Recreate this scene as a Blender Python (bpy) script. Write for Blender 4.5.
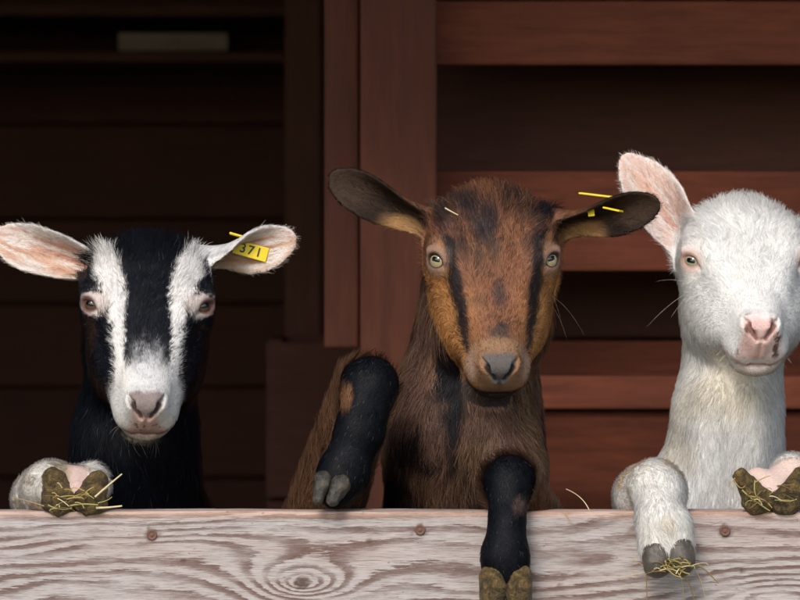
import bpy, math, random, time
import numpy as np
from mathutils import Vector, Matrix

FUR = True
T0 = time.time()
random.seed(7)
RNG = np.random.default_rng(11)
SC = bpy.context.scene
COL = SC.collection
for _o in list(bpy.data.objects):
    bpy.data.objects.remove(_o)

# ------------------------------------------------------------------ camera
ZT = 1.05                                   # top of the fence board
CAM = np.array([0.0, -4.0, ZT + 0.30])
AIM = np.array([0.0, 0.0, ZT + 0.212])
cam_d = bpy.data.cameras.new('camera')
cam = bpy.data.objects.new('camera', cam_d)
COL.objects.link(cam)
cam.location = CAM
cam.rotation_euler = (Vector(AIM) - Vector(CAM)).to_track_quat('-Z', 'Y').to_euler()
cam_d.sensor_width = 36.0
cam_d.lens = 36.0 / (2 * 0.1)
cam_d.clip_end = 3000
cam_d.clip_start = 0.05
cam_d.dof.use_dof = True
cam_d.dof.focus_distance = 4.04
cam_d.dof.aperture_fstop = 9.0
SC.camera = cam

# ------------------------------------------------------------------ light
SUN_DIR = Vector((-0.22, -0.74, 0.64)).normalized()      # towards the sun
world = bpy.data.worlds.new('World')
SC.world = world
world.use_nodes = True
wn = world.node_tree.nodes
bg = wn['Background']
sky = wn.new('ShaderNodeTexSky')
sky.sky_type = 'NISHITA'
sky.sun_disc = False
sky.sun_elevation = math.asin(SUN_DIR.z)
sky.sun_rotation = math.atan2(SUN_DIR.x, SUN_DIR.y)
sky.air_density = 1.2
sky.dust_density = 2.2
world.node_tree.links.new(sky.outputs[0], bg.inputs[0])
bg.inputs[1].default_value = 0.115
sun_d = bpy.data.lights.new('sun', 'SUN')
sun_d.energy = 1.05
sun_d.angle = math.radians(16)
sun_d.color = (1.0, 0.955, 0.89)
sun = bpy.data.objects.new('sun', sun_d)
COL.objects.link(sun)
sun.rotation_euler = SUN_DIR.to_track_quat('Z', 'Y').to_euler()
SC.view_settings.view_transform = 'Standard'
SC.view_settings.look = 'None'
SC.view_settings.exposure = 0.82
SC.view_settings.gamma = 1.0
SC.view_settings.use_curve_mapping = False
SC.render.engine = 'CYCLES'
SC.cycles.use_denoising = True
SC.cycles.max_bounces = 6
SC.cycles_curves.shape = 'RIBBONS'

# ------------------------------------------------------------------ helpers
_fw = (AIM - CAM) / np.linalg.norm(AIM - CAM)
_rt = np.array([1.0, 0, 0])
_up = np.cross(_rt, _fw)

def P(px, py, y):
    """point at depth y that lies behind pixel (px, py) of an 800 x 600 picture"""
    d = _fw + _rt * (px - 400) / 4000.0 + _up * (300 - py) / 4000.0
    return CAM + d * ((y - CAM[1]) / d[1])

def tag(o, label=None, cat=None, group=None, kind=None):
    if label: o['label'] = label
    if cat: o['category'] = cat
    if group: o['group'] = group
    if kind: o['kind'] = kind
    return o

def empty(name, loc=(0, 0, 0)):
    o = bpy.data.objects.new(name, None)
    o.empty_display_size = 0.05
    COL.objects.link(o)
    o.location = loc
    return o

def link(name, me, mat=None, parent=None):
    o = bpy.data.objects.new(name, me)
    COL.objects.link(o)
    if mat is not None and not me.materials:
        me.materials.append(mat)
    if parent is not None:
        o.parent = parent
        o.location = -parent_world(parent)
    return o

def parent_world(p):
    v = Vector((0, 0, 0))
    while p is not None:
        v += p.location
        p = p.parent
    return v

def mesh_np(name, V, F, smooth=True):
    me = bpy.data.meshes.new(name)
    V = np.asarray(V, np.float32); F = np.asarray(F, np.int32)
    n = F.shape[1]
    me.vertices.add(len(V)); me.vertices.foreach_set('co', V.ravel())
    me.loops.add(F.size); me.loops.foreach_set('vertex_index', F.ravel())
    me.polygons.add(len(F))
    me.polygons.foreach_set('loop_start', np.arange(0, F.size, n, dtype=np.int32))
    me.polygons.foreach_set('use_smooth', np.full(len(F), smooth, bool))
    me.update(calc_edges=True)
    me.validate()
    return me

def box_mesh(name, lo, hi, bev=0.003, seg=2):
    """bevelled box"""
    import bmesh
    bm = bmesh.new()
    bmesh.ops.create_cube(bm, size=1.0)
    lo = Vector(lo); hi = Vector(hi)
    for v in bm.verts:
        v.co = Vector((lo[i] + (v.co[i] + 0.5) * (hi[i] - lo[i]) for i in range(3)))
    if bev:
        bmesh.ops.bevel(bm, geom=bm.edges[:], offset=bev, segments=seg, affect='EDGES', profile=0.6)
    me = bpy.data.meshes.new(name)
    bm.to_mesh(me); bm.free()
    return me

# value noise (numpy)
def _hash(ix, iy, iz, seed):
    h = (ix.astype(np.int64) * 374761393 + iy.astype(np.int64) * 668265263 + iz.astype(np.int64) * 2147483647 + seed * 1274126177) & 0xffffffff
    h = ((h ^ (h >> 13)) * 1274126177) & 0xffffffff
    h = h ^ (h >> 16)
    return (h & 0xffff).astype(np.float32) / 65535.0

def vnoise(p, scale, seed=0):
    q = np.asarray(p, np.float64) / scale
    i = np.floor(q); t = (q - i).astype(np.float32); i = i.astype(np.int64)
    t = t * t * (3 - 2 * t)
    out = 0
    for dx in (0, 1):
        wx = t[:, 0] if dx else 1 - t[:, 0]
        for dy in (0, 1):
            wy = t[:, 1] if dy else 1 - t[:, 1]
            for dz in (0, 1):
                wz = t[:, 2] if dz else 1 - t[:, 2]
                out = out + wx * wy * wz * _hash(i[:, 0] + dx, i[:, 1] + dy, i[:, 2] + dz, seed)
    return out

def fbm(p, scale, seed=0, oct=3):
    a = 0; w = 1; tot = 0
    for k in range(oct):
        a = a + w * vnoise(p, scale / 2 ** k, seed + k * 17); tot += w; w *= 0.5
    return a / tot

def sst(a, b, x):
    t = np.clip((x - a) / (b - a), 0, 1)
    return t * t * (3 - 2 * t)

def unit(v):
    v = np.asarray(v, float)
    return v / np.linalg.norm(v)

# ------------------------------------------------------------------ signed distance modelling
def smin(a, b, k):
    h = np.maximum(k - np.abs(a - b), 0) / k
    return np.minimum(a, b) - h * h * k * 0.25

class Prim:
    """one soft primitive: fn(points) -> distance, box, blend, mode"""
    def __init__(s, fn, lo, hi, k=0.02, mode='u', name=''):
        s.fn, s.lo, s.hi, s.k, s.mode, s.name = fn, np.asarray(lo, float), np.asarray(hi, float), k, mode, name

def cone(a, b, ra, rb, k=0.02, mode='u', name=''):
    a = np.asarray(a, float); b = np.asarray(b, float)
    ab = b - a; L2 = max(ab @ ab, 1e-12)
    def fn(Q):
        t = np.clip(((Q - a) @ ab) / L2, 0, 1)
        return np.linalg.norm(Q - a - t[:, None] * ab, axis=1) - (ra + (rb - ra) * t)
    m = max(ra, rb)
    return Prim(fn, np.minimum(a, b) - m, np.maximum(a, b) + m, k, mode, name)

def ell(c, rad, axes=None, k=0.02, mode='u', name=''):
    c = np.asarray(c, float); rad = np.asarray(rad, float)
    A = np.eye(3) if axes is None else np.asarray(axes, float)
    def fn(Q):
        q = (Q - c) @ A.T
        k0 = np.linalg.norm(q / rad, axis=1)
        k1 = np.linalg.norm(q / (rad * rad), axis=1)
        return k0 * (k0 - 1) / np.maximum(k1, 1e-9)
    m = rad.max()
    return Prim(fn, c - m, c + m, k, mode, name)

def make_axis(lo, hi, zones, coarse):
    out = [lo]; x = lo
    while x < hi:
        h = coarse
        for a, b, s in zones:
            dist = max(a - x, x - b, 0)
            h = min(h, s + dist * 0.12)
        x += h; out.append(x)
    return np.array(out)

def field(prims, xs, ys, zs):
    D = np.full((len(xs), len(ys), len(zs)), 0.08, np.float32)
    for p in prims:
        mg = p.k + 0.02
        i0, i1 = np.searchsorted(xs, p.lo[0] - mg), np.searchsorted(xs, p.hi[0] + mg)
        j0, j1 = np.searchsorted(ys, p.lo[1] - mg), np.searchsorted(ys, p.hi[1] + mg)
        k0, k1 = np.searchsorted(zs, p.lo[2] - mg), np.searchsorted(zs, p.hi[2] + mg)
        if i1 <= i0 or j1 <= j0 or k1 <= k0: continue
        G = np.stack(np.meshgrid(xs[i0:i1], ys[j0:j1], zs[k0:k1], indexing='ij'), -1).reshape(-1, 3)
        sub = D[i0:i1, j0:j1, k0:k1]
        d = p.fn(G).reshape(sub.shape).astype(np.float32)
        if p.mode == 'u':
            D[i0:i1, j0:j1, k0:k1] = smin(sub, d, p.k)
        else:
            D[i0:i1, j0:j1, k0:k1] = -smin(-sub, d, p.k)
    return D

def surface_nets(D, xs, ys, zs):
    s = D < 0
    nx, ny, nz = D.shape
    cnt = np.zeros((nx - 1, ny - 1, nz - 1), np.int8)
    corners = [(a, b, c) for a in (0, 1) for b in (0, 1) for c in (0, 1)]
    for a, b, c in corners:
        cnt += s[a:nx - 1 + a, b:ny - 1 + b, c:nz - 1 + c]
    act = (cnt > 0) & (cnt < 8)
    I, J, K = np.nonzero(act)
    n = len(I)
    idx = np.full(act.shape, -1, np.int32); idx[I, J, K] = np.arange(n)
    val = {}; pos = {}
    for c in corners:
        val[c] = D[I + c[0], J + c[1], K + c[2]].astype(np.float64)
        pos[c] = np.stack([xs[I + c[0]], ys[J + c[1]], zs[K + c[2]]], 1)
    acc = np.zeros((n, 3)); w = np.zeros(n)
    for c in corners:
        for ax in range(3):
            if c[ax] == 0:
                d = list(c); d[ax] = 1; d = tuple(d)
                v0, v1 = val[c], val[d]
                m = (v0 < 0) != (v1 < 0)
                t = np.where(m, v0 / np.where(m, v0 - v1, 1), 0)
                acc += np.where(m[:, None], pos[c] + t[:, None] * (pos[d] - pos[c]), 0)
                w += m
    V = acc / w[:, None]
    F = []
    def quads(m, cells):
        i, j, k = np.nonzero(m)
        return i, j, k
    e = s[:-1, 1:-1, 1:-1] != s[1:, 1:-1, 1:-1]
    i, j, k = np.nonzero(e); j += 1; k += 1
    q = np.stack([idx[i, j - 1, k - 1], idx[i, j, k - 1], idx[i, j, k], idx[i, j - 1, k]], 1)
    fl = s[i, j, k]; q[~fl] = q[~fl][:, ::-1]; F.append(q)
    e = s[1:-1, :-1, 1:-1] != s[1:-1, 1:, 1:-1]
    i, j, k = np.nonzero(e); i += 1; k += 1
    q = np.stack([idx[i - 1, j, k - 1], idx[i - 1, j, k], idx[i, j, k], idx[i, j, k - 1]], 1)
    fl = s[i, j, k]; q[~fl] = q[~fl][:, ::-1]; F.append(q)
    e = s[1:-1, 1:-1, :-1] != s[1:-1, 1:-1, 1:]
    i, j, k = np.nonzero(e); i += 1; j += 1
    q = np.stack([idx[i - 1, j - 1, k], idx[i, j - 1, k], idx[i, j, k], idx[i - 1, j, k]], 1)
    fl = s[i, j, k]; q[~fl] = q[~fl][:, ::-1]; F.append(q)
    F = np.concatenate(F)
    F = F[(F >= 0).all(1)]
    # light tangential smoothing
    for it in range(2):
        S = np.zeros_like(V); C = np.zeros(len(V))
        for a in range(4):
            b = (a + 1) % 4
            np.add.at(S, F[:, a], V[F[:, b]]); np.add.at(C, F[:, a], 1)
            np.add.at(S, F[:, b], V[F[:, a]]); np.add.at(C, F[:, b], 1)
        V = V + 0.45 * (S / np.maximum(C, 1)[:, None] - V)
    return V, F

def normals_of(V, F):
    a = V[F[:, 2]] - V[F[:, 0]]; b = V[F[:, 3]] - V[F[:, 1]]
    fn = np.cross(a, b)
    N = np.zeros_like(V)
    for c in range(4):
        np.add.at(N, F[:, c], fn)
    return N / np.maximum(np.linalg.norm(N, axis=1), 1e-12)[:, None]

# ------------------------------------------------------------------ materials
def new_mat(name):
    m = bpy.data.materials.new(name)
    m.use_nodes = True
    nt = m.node_tree
    return m, nt, nt.nodes['Principled BSDF']

def N(nt, typ, **kw):
    n = nt.nodes.new(typ)
    for k, v in kw.items():
        setattr(n, k, v)
    return n

def ramp(nt, fac, stops, interp='LINEAR'):
    r = N(nt, 'ShaderNodeValToRGB')
    r.color_ramp.interpolation = interp
    el = r.color_ramp.elements
    while len(el) < len(stops): el.new(0.5)
    for e, (p, c) in zip(el, stops):
        e.position = p
        e.color = (*c, 1) if len(c) == 3 else c
    nt.links.new(fac, r.inputs[0])
    return r.outputs[0]

def mixc(nt, fac, a, b, mode='MIX'):
    m = N(nt, 'ShaderNodeMix', data_type='RGBA', blend_type=mode)
    for sock, v in ((m.inputs[0], fac), (m.inputs[6], a), (m.inputs[7], b)):
        if hasattr(v, 'is_linked') or hasattr(v, 'links'):
            nt.links.new(v, sock)
        elif isinstance(v, (tuple, list)):
            sock.default_value = (*v, 1) if len(v) == 3 else v
        else:
            sock.default_value = v
    return m.outputs[2]

def mathn(nt, op, a, b=None, c=None):
    m = N(nt, 'ShaderNodeMath', operation=op)
    for i, v in enumerate((a, b, c)):
        if v is None: continue
        if hasattr(v, 'links'): nt.links.new(v, m.inputs[i])
        else: m.inputs[i].default_value = v
    return m.outputs[0]

def noise(nt, vec, scale, detail=4, rough=0.55, dist=0.0):
    n = N(nt, 'ShaderNodeTexNoise')
    n.inputs['Scale'].default_value = scale
    n.inputs['Detail'].default_value = detail
    n.inputs['Roughness'].default_value = rough
    n.inputs['Distortion'].default_value = dist
    if vec is not None: nt.links.new(vec, n.inputs['Vector'])
    return n.outputs[0]

def mapping(nt, vec, scale=(1, 1, 1), loc=(0, 0, 0), rot=(0, 0, 0)):
    m = N(nt, 'ShaderNodeMapping')
    m.inputs['Scale'].default_value = scale
    m.inputs['Location'].default_value = loc
    m.inputs['Rotation'].default_value = rot
    nt.links.new(vec, m.inputs['Vector'])
    return m.outputs[0]

def bump(nt, bsdf, h, strength=0.3, dist=0.002):
    b = N(nt, 'ShaderNodeBump')
    b.inputs['Strength'].default_value = strength
    b.inputs['Distance'].default_value = dist
    nt.links.new(h, b.inputs['Height'])
    nt.links.new(b.outputs[0], bsdf.inputs['Normal'])

def wood_mat(name, base, dark, axis='x', rough=0.75, seedloc=0.0):
    """sawn stained timber, grain along the given axis; every object gets its own offset"""
    m, nt, b = new_mat(name)
    tc = N(nt, 'ShaderNodeTexCoord')
    oi = N(nt, 'ShaderNodeObjectInfo')
    add = N(nt, 'ShaderNodeVectorMath', operation='ADD')
    cmb = N(nt, 'ShaderNodeCombineXYZ')
    r10 = mathn(nt, 'MULTIPLY', oi.outputs['Random'], 37.0)
    for i in range(3): nt.links.new(r10, cmb.inputs[i])
    nt.links.new(tc.outputs['Object'], add.inputs[0]); nt.links.new(cmb.outputs[0], add.inputs[1])
    s = {'x': (1, 9, 9), 'z': (9, 9, 1)}[axis]
    v = mapping(nt, add.outputs[0], s)
    g1 = noise(nt, v, 9, 6, 0.65, 0.6)
    g2 = noise(nt, v, 45, 3, 0.6)
    g3 = noise(nt, add.outputs[0], 4.0, 3, 0.5)
    c = ramp(nt, g1, [(0.30, dark), (0.62, base)])
    lite = tuple(min(1, x * 1.35) for x in base)
    c = mixc(nt, mathn(nt, 'MULTIPLY', g2, 0.45), c, lite)
    c = mixc(nt, ramp(nt, g3, [(0.35, (0, 0, 0)), (0.7, (0.55, 0.55, 0.55))]), c, dark)
    # knots
    vo = N(nt, 'ShaderNodeTexVoronoi')
    vo.inputs['Scale'].default_value = 3.2
    nt.links.new(mapping(nt, add.outputs[0], {'x': (0.8, 1.6, 1.6), 'z': (1.6, 1.6, 0.8)}[axis]), vo.inputs['Vector'])
    kf = ramp(nt, vo.outputs['Distance'], [(0.03, (0.8, 0.8, 0.8)), (0.075, (0, 0, 0))])
    c = mixc(nt, kf, c, tuple(x * 0.35 for x in dark))
    nt.links.new(c, b.inputs['Base Color'])
    rv = N(nt, 'ShaderNodeHueSaturation')
    b.inputs['Roughness'].default_value = rough
    b.inputs['Specular IOR Level'].default_value = 0.25
    bump(nt, b, g1, 0.35, 0.002)
    return m

M = {}
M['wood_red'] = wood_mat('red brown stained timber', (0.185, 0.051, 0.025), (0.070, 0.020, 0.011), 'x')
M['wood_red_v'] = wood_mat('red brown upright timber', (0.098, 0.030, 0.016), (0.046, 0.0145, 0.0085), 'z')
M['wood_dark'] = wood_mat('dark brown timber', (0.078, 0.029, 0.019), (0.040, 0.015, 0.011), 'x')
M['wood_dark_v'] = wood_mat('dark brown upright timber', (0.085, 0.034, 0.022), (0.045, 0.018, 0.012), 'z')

def ground_mat():
    m, nt, b = new_mat('trodden earth and grass')
    tc = N(nt, 'ShaderNodeTexCoord')
    a = noise(nt, tc.outputs['Object'], 0.7, 5, 0.6)
    f = noise(nt, tc.outputs['Object'], 14, 5, 0.7)
    c = ramp(nt, a, [(0.4, (0.16, 0.12, 0.085)), (0.6, (0.07, 0.10, 0.03))])
    c = mixc(nt, mathn(nt, 'MULTIPLY', f, 0.6), c, (0.19, 0.16, 0.11))
    nt.links.new(c, b.inputs['Base Color']); b.inputs['Roughness'].default_value = 0.95
    bump(nt, b, f, 0.6, 0.02)
    return m
M['ground'] = ground_mat()

def floor_mat():
    m, nt, b = new_mat('trampled straw bedding')
    tc = N(nt, 'ShaderNodeTexCoord')
    a = noise(nt, mapping(nt, tc.outputs['Object'], (3, 40, 1), rot=(0, 0, 0.6)), 3, 5, 0.7)
    a2 = noise(nt, mapping(nt, tc.outputs['Object'], (40, 3, 1), rot=(0, 0, 0.5)), 3, 5, 0.7)
    c = ramp(nt, mathn(nt, 'MAXIMUM', a, a2), [(0.4, (0.07, 0.045, 0.02)), (0.75, (0.30, 0.22, 0.10))])
    nt.links.new(c, b.inputs['Base Color']); b.inputs['Roughness'].default_value = 0.9
    bump(nt, b, a, 0.8, 0.02)
    return m
M['floor'] = floor_mat()

def board_mat():
    m, nt, b = new_mat('weathered fence timber')
    tc = N(nt, 'ShaderNodeTexCoord')
    ph = N(nt, 'ShaderNodeAttribute', attribute_name='phase').outputs['Fac']
    kn = N(nt, 'ShaderNodeAttribute', attribute_name='knot').outputs['Fac']
    ed = N(nt, 'ShaderNodeAttribute', attribute_name='edge').outputs['Fac']
    O = tc.outputs['Object']
    fib = noise(nt, mapping(nt, O, (5, 60, 60)), 9, 5, 0.7)        # long fibres
    fib2 = noise(nt, mapping(nt, O, (14, 160, 160)), 7, 4, 0.7)
    brk = noise(nt, mapping(nt, O, (2.2, 12, 12)), 4, 4, 0.6)      # where the dark late wood is worn off
    fibx = noise(nt, mapping(nt, O, (9, 150, 150)), 6, 5, 0.75)
    p = mathn(nt, 'ADD', ph, mathn(nt, 'ADD', mathn(nt, 'MULTIPLY', fib, 0.7), mathn(nt, 'MULTIPLY', fibx, 0.8)))
    fr = mathn(nt, 'FRACT', p)
    band = ramp(nt, fr, [(0.0, (0, 0, 0)), (0.46, (0.0, 0.0, 0.0)), (0.60, (0.8, 0.8, 0.8)), (0.92, (1, 1, 1)), (0.97, (0, 0, 0))])
    wear = ramp(nt, mathn(nt, 'ADD', mathn(nt, 'MULTIPLY', brk, 0.75), mathn(nt, 'MULTIPLY', fib2, 0.30)), [(0.42, (0.05, 0.05, 0.05)), (0.56, (1, 1, 1))])
    bw = mathn(nt, 'MULTIPLY', band, wear)
    pale = ramp(nt, fib, [(0.32, (0.18, 0.135, 0.124)), (0.45, (0.365, 0.315, 0.305)), (0.68, (0.52, 0.49, 0.49))])
    pale = mixc(nt, ramp(nt, fib2, [(0.3, (0, 0, 0)), (0.7, (0.6, 0.6, 0.6))]), pale, (0.51, 0.475, 0.475))
    tint = noise(nt, mapping(nt, O, (2, 6, 6)), 3, 3, 0.5)
    pale = mixc(nt, ramp(nt, tint, [(0.45, (0, 0, 0)), (0.75, (0.5, 0.5, 0.5))]), pale, (0.46, 0.33, 0.29))
    dark = ramp(nt, fib2, [(0.3, (0.085, 0.042, 0.033)), (0.7, (0.19, 0.108, 0.087))])
    c = mixc(nt, mathn(nt, 'MULTIPLY', bw, 0.92), pale, dark)
    c = mixc(nt, mathn(nt, 'MULTIPLY', ed, mathn(nt, 'ADD', 0.25, mathn(nt, 'MULTIPLY', fib, 0.7))), c, (0.56, 0.36, 0.27))
    # dirty flecks
    fl = ramp(nt, noise(nt, mapping(nt, O, (30, 70, 70)), 5, 3, 0.6), [(0.66, (0, 0, 0)), (0.72, (0.8, 0.8, 0.8))])
    c = mixc(nt, fl, c, (0.17, 0.12, 0.10))
    crk = ramp(nt, noise(nt, mapping(nt, O, (3.5, 190, 190)), 6, 3, 0.6), [(0.33, (0.85, 0.85, 0.85)), (0.39, (0, 0, 0))])
    c = mixc(nt, crk, c, (0.15, 0.10, 0.085))
    c = mixc(nt, kn, c, (0.10, 0.062, 0.05))
    nt.links.new(c, b.inputs['Base Color'])
    b.inputs['Roughness'].default_value = 0.8
    b.inputs['Specular IOR Level'].default_value = 0.2
    h = mathn(nt, 'ADD', mathn(nt, 'MULTIPLY', bw, 1.0), mathn(nt, 'MULTIPLY', fib2, 0.7))
    bump(nt, b, h, 0.45, 0.0015)
    return m
M['board'] = board_mat()

def skin_mat():
    m, nt, b = new_mat('goat coat and skin')
    at = N(nt, 'ShaderNodeAttribute', attribute_name='Col')
    tc = N(nt, 'ShaderNodeTexCoord')
    n1 = noise(nt, tc.outputs['Object'], 420, 3, 0.6)
    c = mixc(nt, 1.0, at.outputs['Color'], ramp(nt, n1, [(0.3, (0.82, 0.82, 0.82)), (0.7, (1, 1, 1))]), 'MULTIPLY')
    nt.links.new(c, b.inputs['Base Color'])
    b.inputs['Roughness'].default_value = 0.62
    b.inputs['Specular IOR Level'].default_value = 0.13
    b.inputs['Subsurface Weight'].default_value = 0.08
    b.inputs['Subsurface Radius'].default_value = (0.006, 0.002, 0.001)
    b.inputs['Subsurface Scale'].default_value = 0.5
    n2 = noise(nt, tc.outputs['Object'], 900, 2, 0.6)
    bump(nt, b, mathn(nt, 'ADD', n1, n2), 0.5, 0.0012)
    return m
M['skin'] = skin_mat()

def fur_mat(name, rough, spec):
    m, nt, b = new_mat(name)
    at = N(nt, 'ShaderNodeAttribute', attribute_name='hair_color')
    an = N(nt, 'ShaderNodeAttribute', attribute_name='hair_normal')
    nt.links.new(at.outputs['Color'], b.inputs['Base Color'])
    geo = N(nt, 'ShaderNodeNewGeometry')
    mx = N(nt, 'ShaderNodeVectorMath', operation='MULTIPLY_ADD')
    nt.links.new(geo.outputs['Normal'], mx.inputs[0])
    mx.inputs[1].default_value = (0.35, 0.35, 0.35)
    nt.links.new(an.outputs['Vector'], mx.inputs[2])
    nz = N(nt, 'ShaderNodeVectorMath', operation='NORMALIZE')
    nt.links.new(mx.outputs[0], nz.inputs[0])
    nt.links.new(nz.outputs[0], b.inputs['Normal'])
    b.inputs['Roughness'].default_value = rough
    b.inputs['Specular IOR Level'].default_value = spec
    tr = N(nt, 'ShaderNodeBsdfTranslucent')
    nt.links.new(at.outputs['Color'], tr.inputs['Color'])
    ms = N(nt, 'ShaderNodeMixShader')
    ms.inputs[0].default_value = 0.30
    nt.links.new(b.outputs[0], ms.inputs[1]); nt.links.new(tr.outputs[0], ms.inputs[2])
    nt.links.new(ms.outputs[0], nt.nodes['Material Output'].inputs['Surface'])
    return m
M['fur'] = fur_mat('goat hair', 0.40, 0.15)
M['fur_black'] = fur_mat('glossy black goat hair', 0.42, 0.5)

def hoof_mat():
    m, nt, b = new_mat('muddy horn')
    tc = N(nt, 'ShaderNodeTexCoord')
    a = noise(nt, tc.outputs['Object'], 110, 6, 0.7, 0.8)
    d = noise(nt, tc.outputs['Object'], 420, 4, 0.65)
    c = ramp(nt, a, [(0.34, (0.018, 0.012, 0.007)), (0.46, (0.085, 0.055, 0.020)), (0.56, (0.19, 0.12, 0.036)), (0.70, (0.30, 0.22, 0.085))])
    c = mixc(nt, mathn(nt, 'MULTIPLY', d, 0.5), c, (0.07, 0.048, 0.02))
    nt.links.new(c, b.inputs['Base Color'])
    b.inputs['Roughness'].default_value = 0.55
    bump(nt, b, mathn(nt, 'ADD', a, mathn(nt, 'MULTIPLY', d, 0.5)), 1.0, 0.006)
    return m
M['hoof'] = hoof_mat()

def horn_mat():
    m, nt, b = new_mat('grey horn')
    tc = N(nt, 'ShaderNodeTexCoord')
    a = noise(nt, tc.outputs['Object'], 90, 4, 0.6)
    c = ramp(nt, a, [(0.38, (0.012, 0.010, 0.008)), (0.55, (0.045, 0.038, 0.028)), (0.72, (0.11, 0.09, 0.052))])
    nt.links.new(c, b.inputs['Base Color']); b.inputs['Roughness'].default_value = 0.65
    bump(nt, b, a, 0.8, 0.004)
    return m
M['horn'] = horn_mat()

def dark_horn_mat():
    m, nt, b = new_mat('dark slate horn with mud')
    tc = N(nt, 'ShaderNodeTexCoord')
    a = noise(nt, tc.outputs['Object'], 80, 5, 0.6)
    sep = N(nt, 'ShaderNodeSeparateXYZ'); nt.links.new(tc.outputs['Object'], sep.inputs[0])
    c = ramp(nt, a, [(0.3, (0.045, 0.035, 0.022)), (0.55, (0.075, 0.066, 0.055)), (0.75, (0.15, 0.11, 0.055))])
    nt.links.new(c, b.inputs['Base Color']); b.inputs['Roughness'].default_value = 0.5
    bump(nt, b, a, 0.6, 0.003)
    return m
M['dark_horn'] = dark_horn_mat()

def eye_mat(name, iris, rim):
    """eye: local +Z looks out of the eye, local X is the long way of the slit pupil"""
    m, nt, b = new_mat(name)
    tc = N(nt, 'ShaderNodeTexCoord')
    sep = N(nt, 'ShaderNodeSeparateXYZ'); nt.links.new(tc.outputs['Object'], sep.inputs[0])
    x, y = sep.outputs[0], sep.outputs[1]
    r = mathn(nt, 'SQRT', mathn(nt, 'ADD', mathn(nt, 'MULTIPLY', x, x), mathn(nt, 'MULTIPLY', y, y)))
    fibre = noise(nt, tc.outputs['Object'], 900, 3, 0.6)
    c = mixc(nt, fibre, tuple(v * 0.7 for v in iris), tuple(min(1, v * 1.35) for v in iris))
    c = mixc(nt, ramp(nt, mathn(nt, 'MULTIPLY', r, 100), [(0.80, (0, 0, 0)), (0.98, (1, 1, 1))]), c, rim)
    px = mathn(nt, 'DIVIDE', x, 0.0052); py = mathn(nt, 'DIVIDE', y, 0.0026)
    p4 = mathn(nt, 'ADD', mathn(nt, 'POWER', mathn(nt, 'ABSOLUTE', px), 3.0), mathn(nt, 'POWER', mathn(nt, 'ABSOLUTE', py), 3.0))
    c = mixc(nt, ramp(nt, p4, [(0.8, (1, 1, 1)), (1.0, (0, 0, 0))]), c, (0.006, 0.006, 0.008))
    nt.links.new(c, b.inputs['Base Color'])
    b.inputs['Roughness'].default_value = 0.12
    b.inputs['Coat Weight'].default_value = 1.0
    b.inputs['Coat Roughness'].default_value = 0.04
    return m
M['eye_brown'] = eye_mat('pale amber eye', (0.40, 0.33, 0.19), (0.04, 0.025, 0.015))
M['eye_black'] = eye_mat('dark brown eye', (0.10, 0.055, 0.035), (0.02, 0.012, 0.01))
M['eye_white'] = eye_mat('pale grey green eye', (0.34, 0.33, 0.24), (0.10, 0.07, 0.055))

def plain(name, c, rough=0.5, spec=0.4):
    m, nt, b = new_mat(name)
    tc = N(nt, 'ShaderNodeTexCoord')
    n1 = noise(nt, tc.outputs['Object'], 60, 4, 0.6)
    cc = mixc(nt, n1, tuple(v * 0.75 for v in c), tuple(min(1, v * 1.2) for v in c))
    nt.links.new(cc, b.inputs['Base Color'])
    b.inputs['Roughness'].default_value = rough
    b.inputs['Specular IOR Level'].default_value = spec
    return m
M['tag'] = plain('yellow tag plastic', (0.80, 0.60, 0.02), 0.4)
M['ink'] = plain('black tag print', (0.02, 0.018, 0.015), 0.5)
M['steel'] = plain('rusty screw steel', (0.155, 0.080, 0.060), 0.75)
M['straw'] = plain('dry straw', (0.50, 0.34, 0.12), 0.6)
M['straw_green'] = plain('green hay', (0.34, 0.32, 0.10), 0.6)
M['straw_dirty'] = plain('muddy straw', (0.19, 0.125, 0.045), 0.7)
M['straw_pale'] = plain('pale straw', (0.66, 0.55, 0.33), 0.6)

# ------------------------------------------------------------------ setting
def sheet(name, x0, x1, y0, y1, z, mat, n=8):
    xs = np.linspace(x0, x1, n); ys = np.linspace(y0, y1, n)
    X, Y = np.meshgrid(xs, ys, indexing='ij')
    V = np.stack([X, Y, np.full_like(X, z)], -1).reshape(-1, 3)
    i, j = np.meshgrid(np.arange(n - 1), np.arange(n - 1), indexing='ij')
    a = (i * n + j).ravel()
    F = np.stack([a, a + n, a + n + 1, a + 1], 1)
    o = link(name, mesh_np(name, V, F, False), mat)
    return tag(o, kind='structure')

g = sheet('ground', -900, 900, -900, 900, -0.06, M['ground'], 12)
f = link('barn_floor', box_mesh('barn_floor', (-2.6, -0.02, -0.05), (2.6, 3.3, 0.0), 0.004), M['floor'])
tag(f, kind='structure')

barn = tag(empty('barn', (0, 1.6, 0)), 'dark open-fronted timber barn of reddish brown boards behind the goats', 'barn')

def plank(parent, lo, hi, mat, name='plank', jit=0.0, bev=0.003):
    lo = np.array(lo, float); hi = np.array(hi, float)
    c = (lo + hi) / 2
    me = box_mesh(name, lo - c, hi - c, bev)
    o = bpy.data.objects.new(name, me); COL.objects.link(o)
    me.materials.append(mat)
    if parent is not None:
        o.parent = parent
        o.location = Vector(c) - parent_world(parent)
    else:
        o.location = c
    if jit:
        o.rotation_euler = (0, random.uniform(-jit, jit), 0)
    return o

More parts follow.
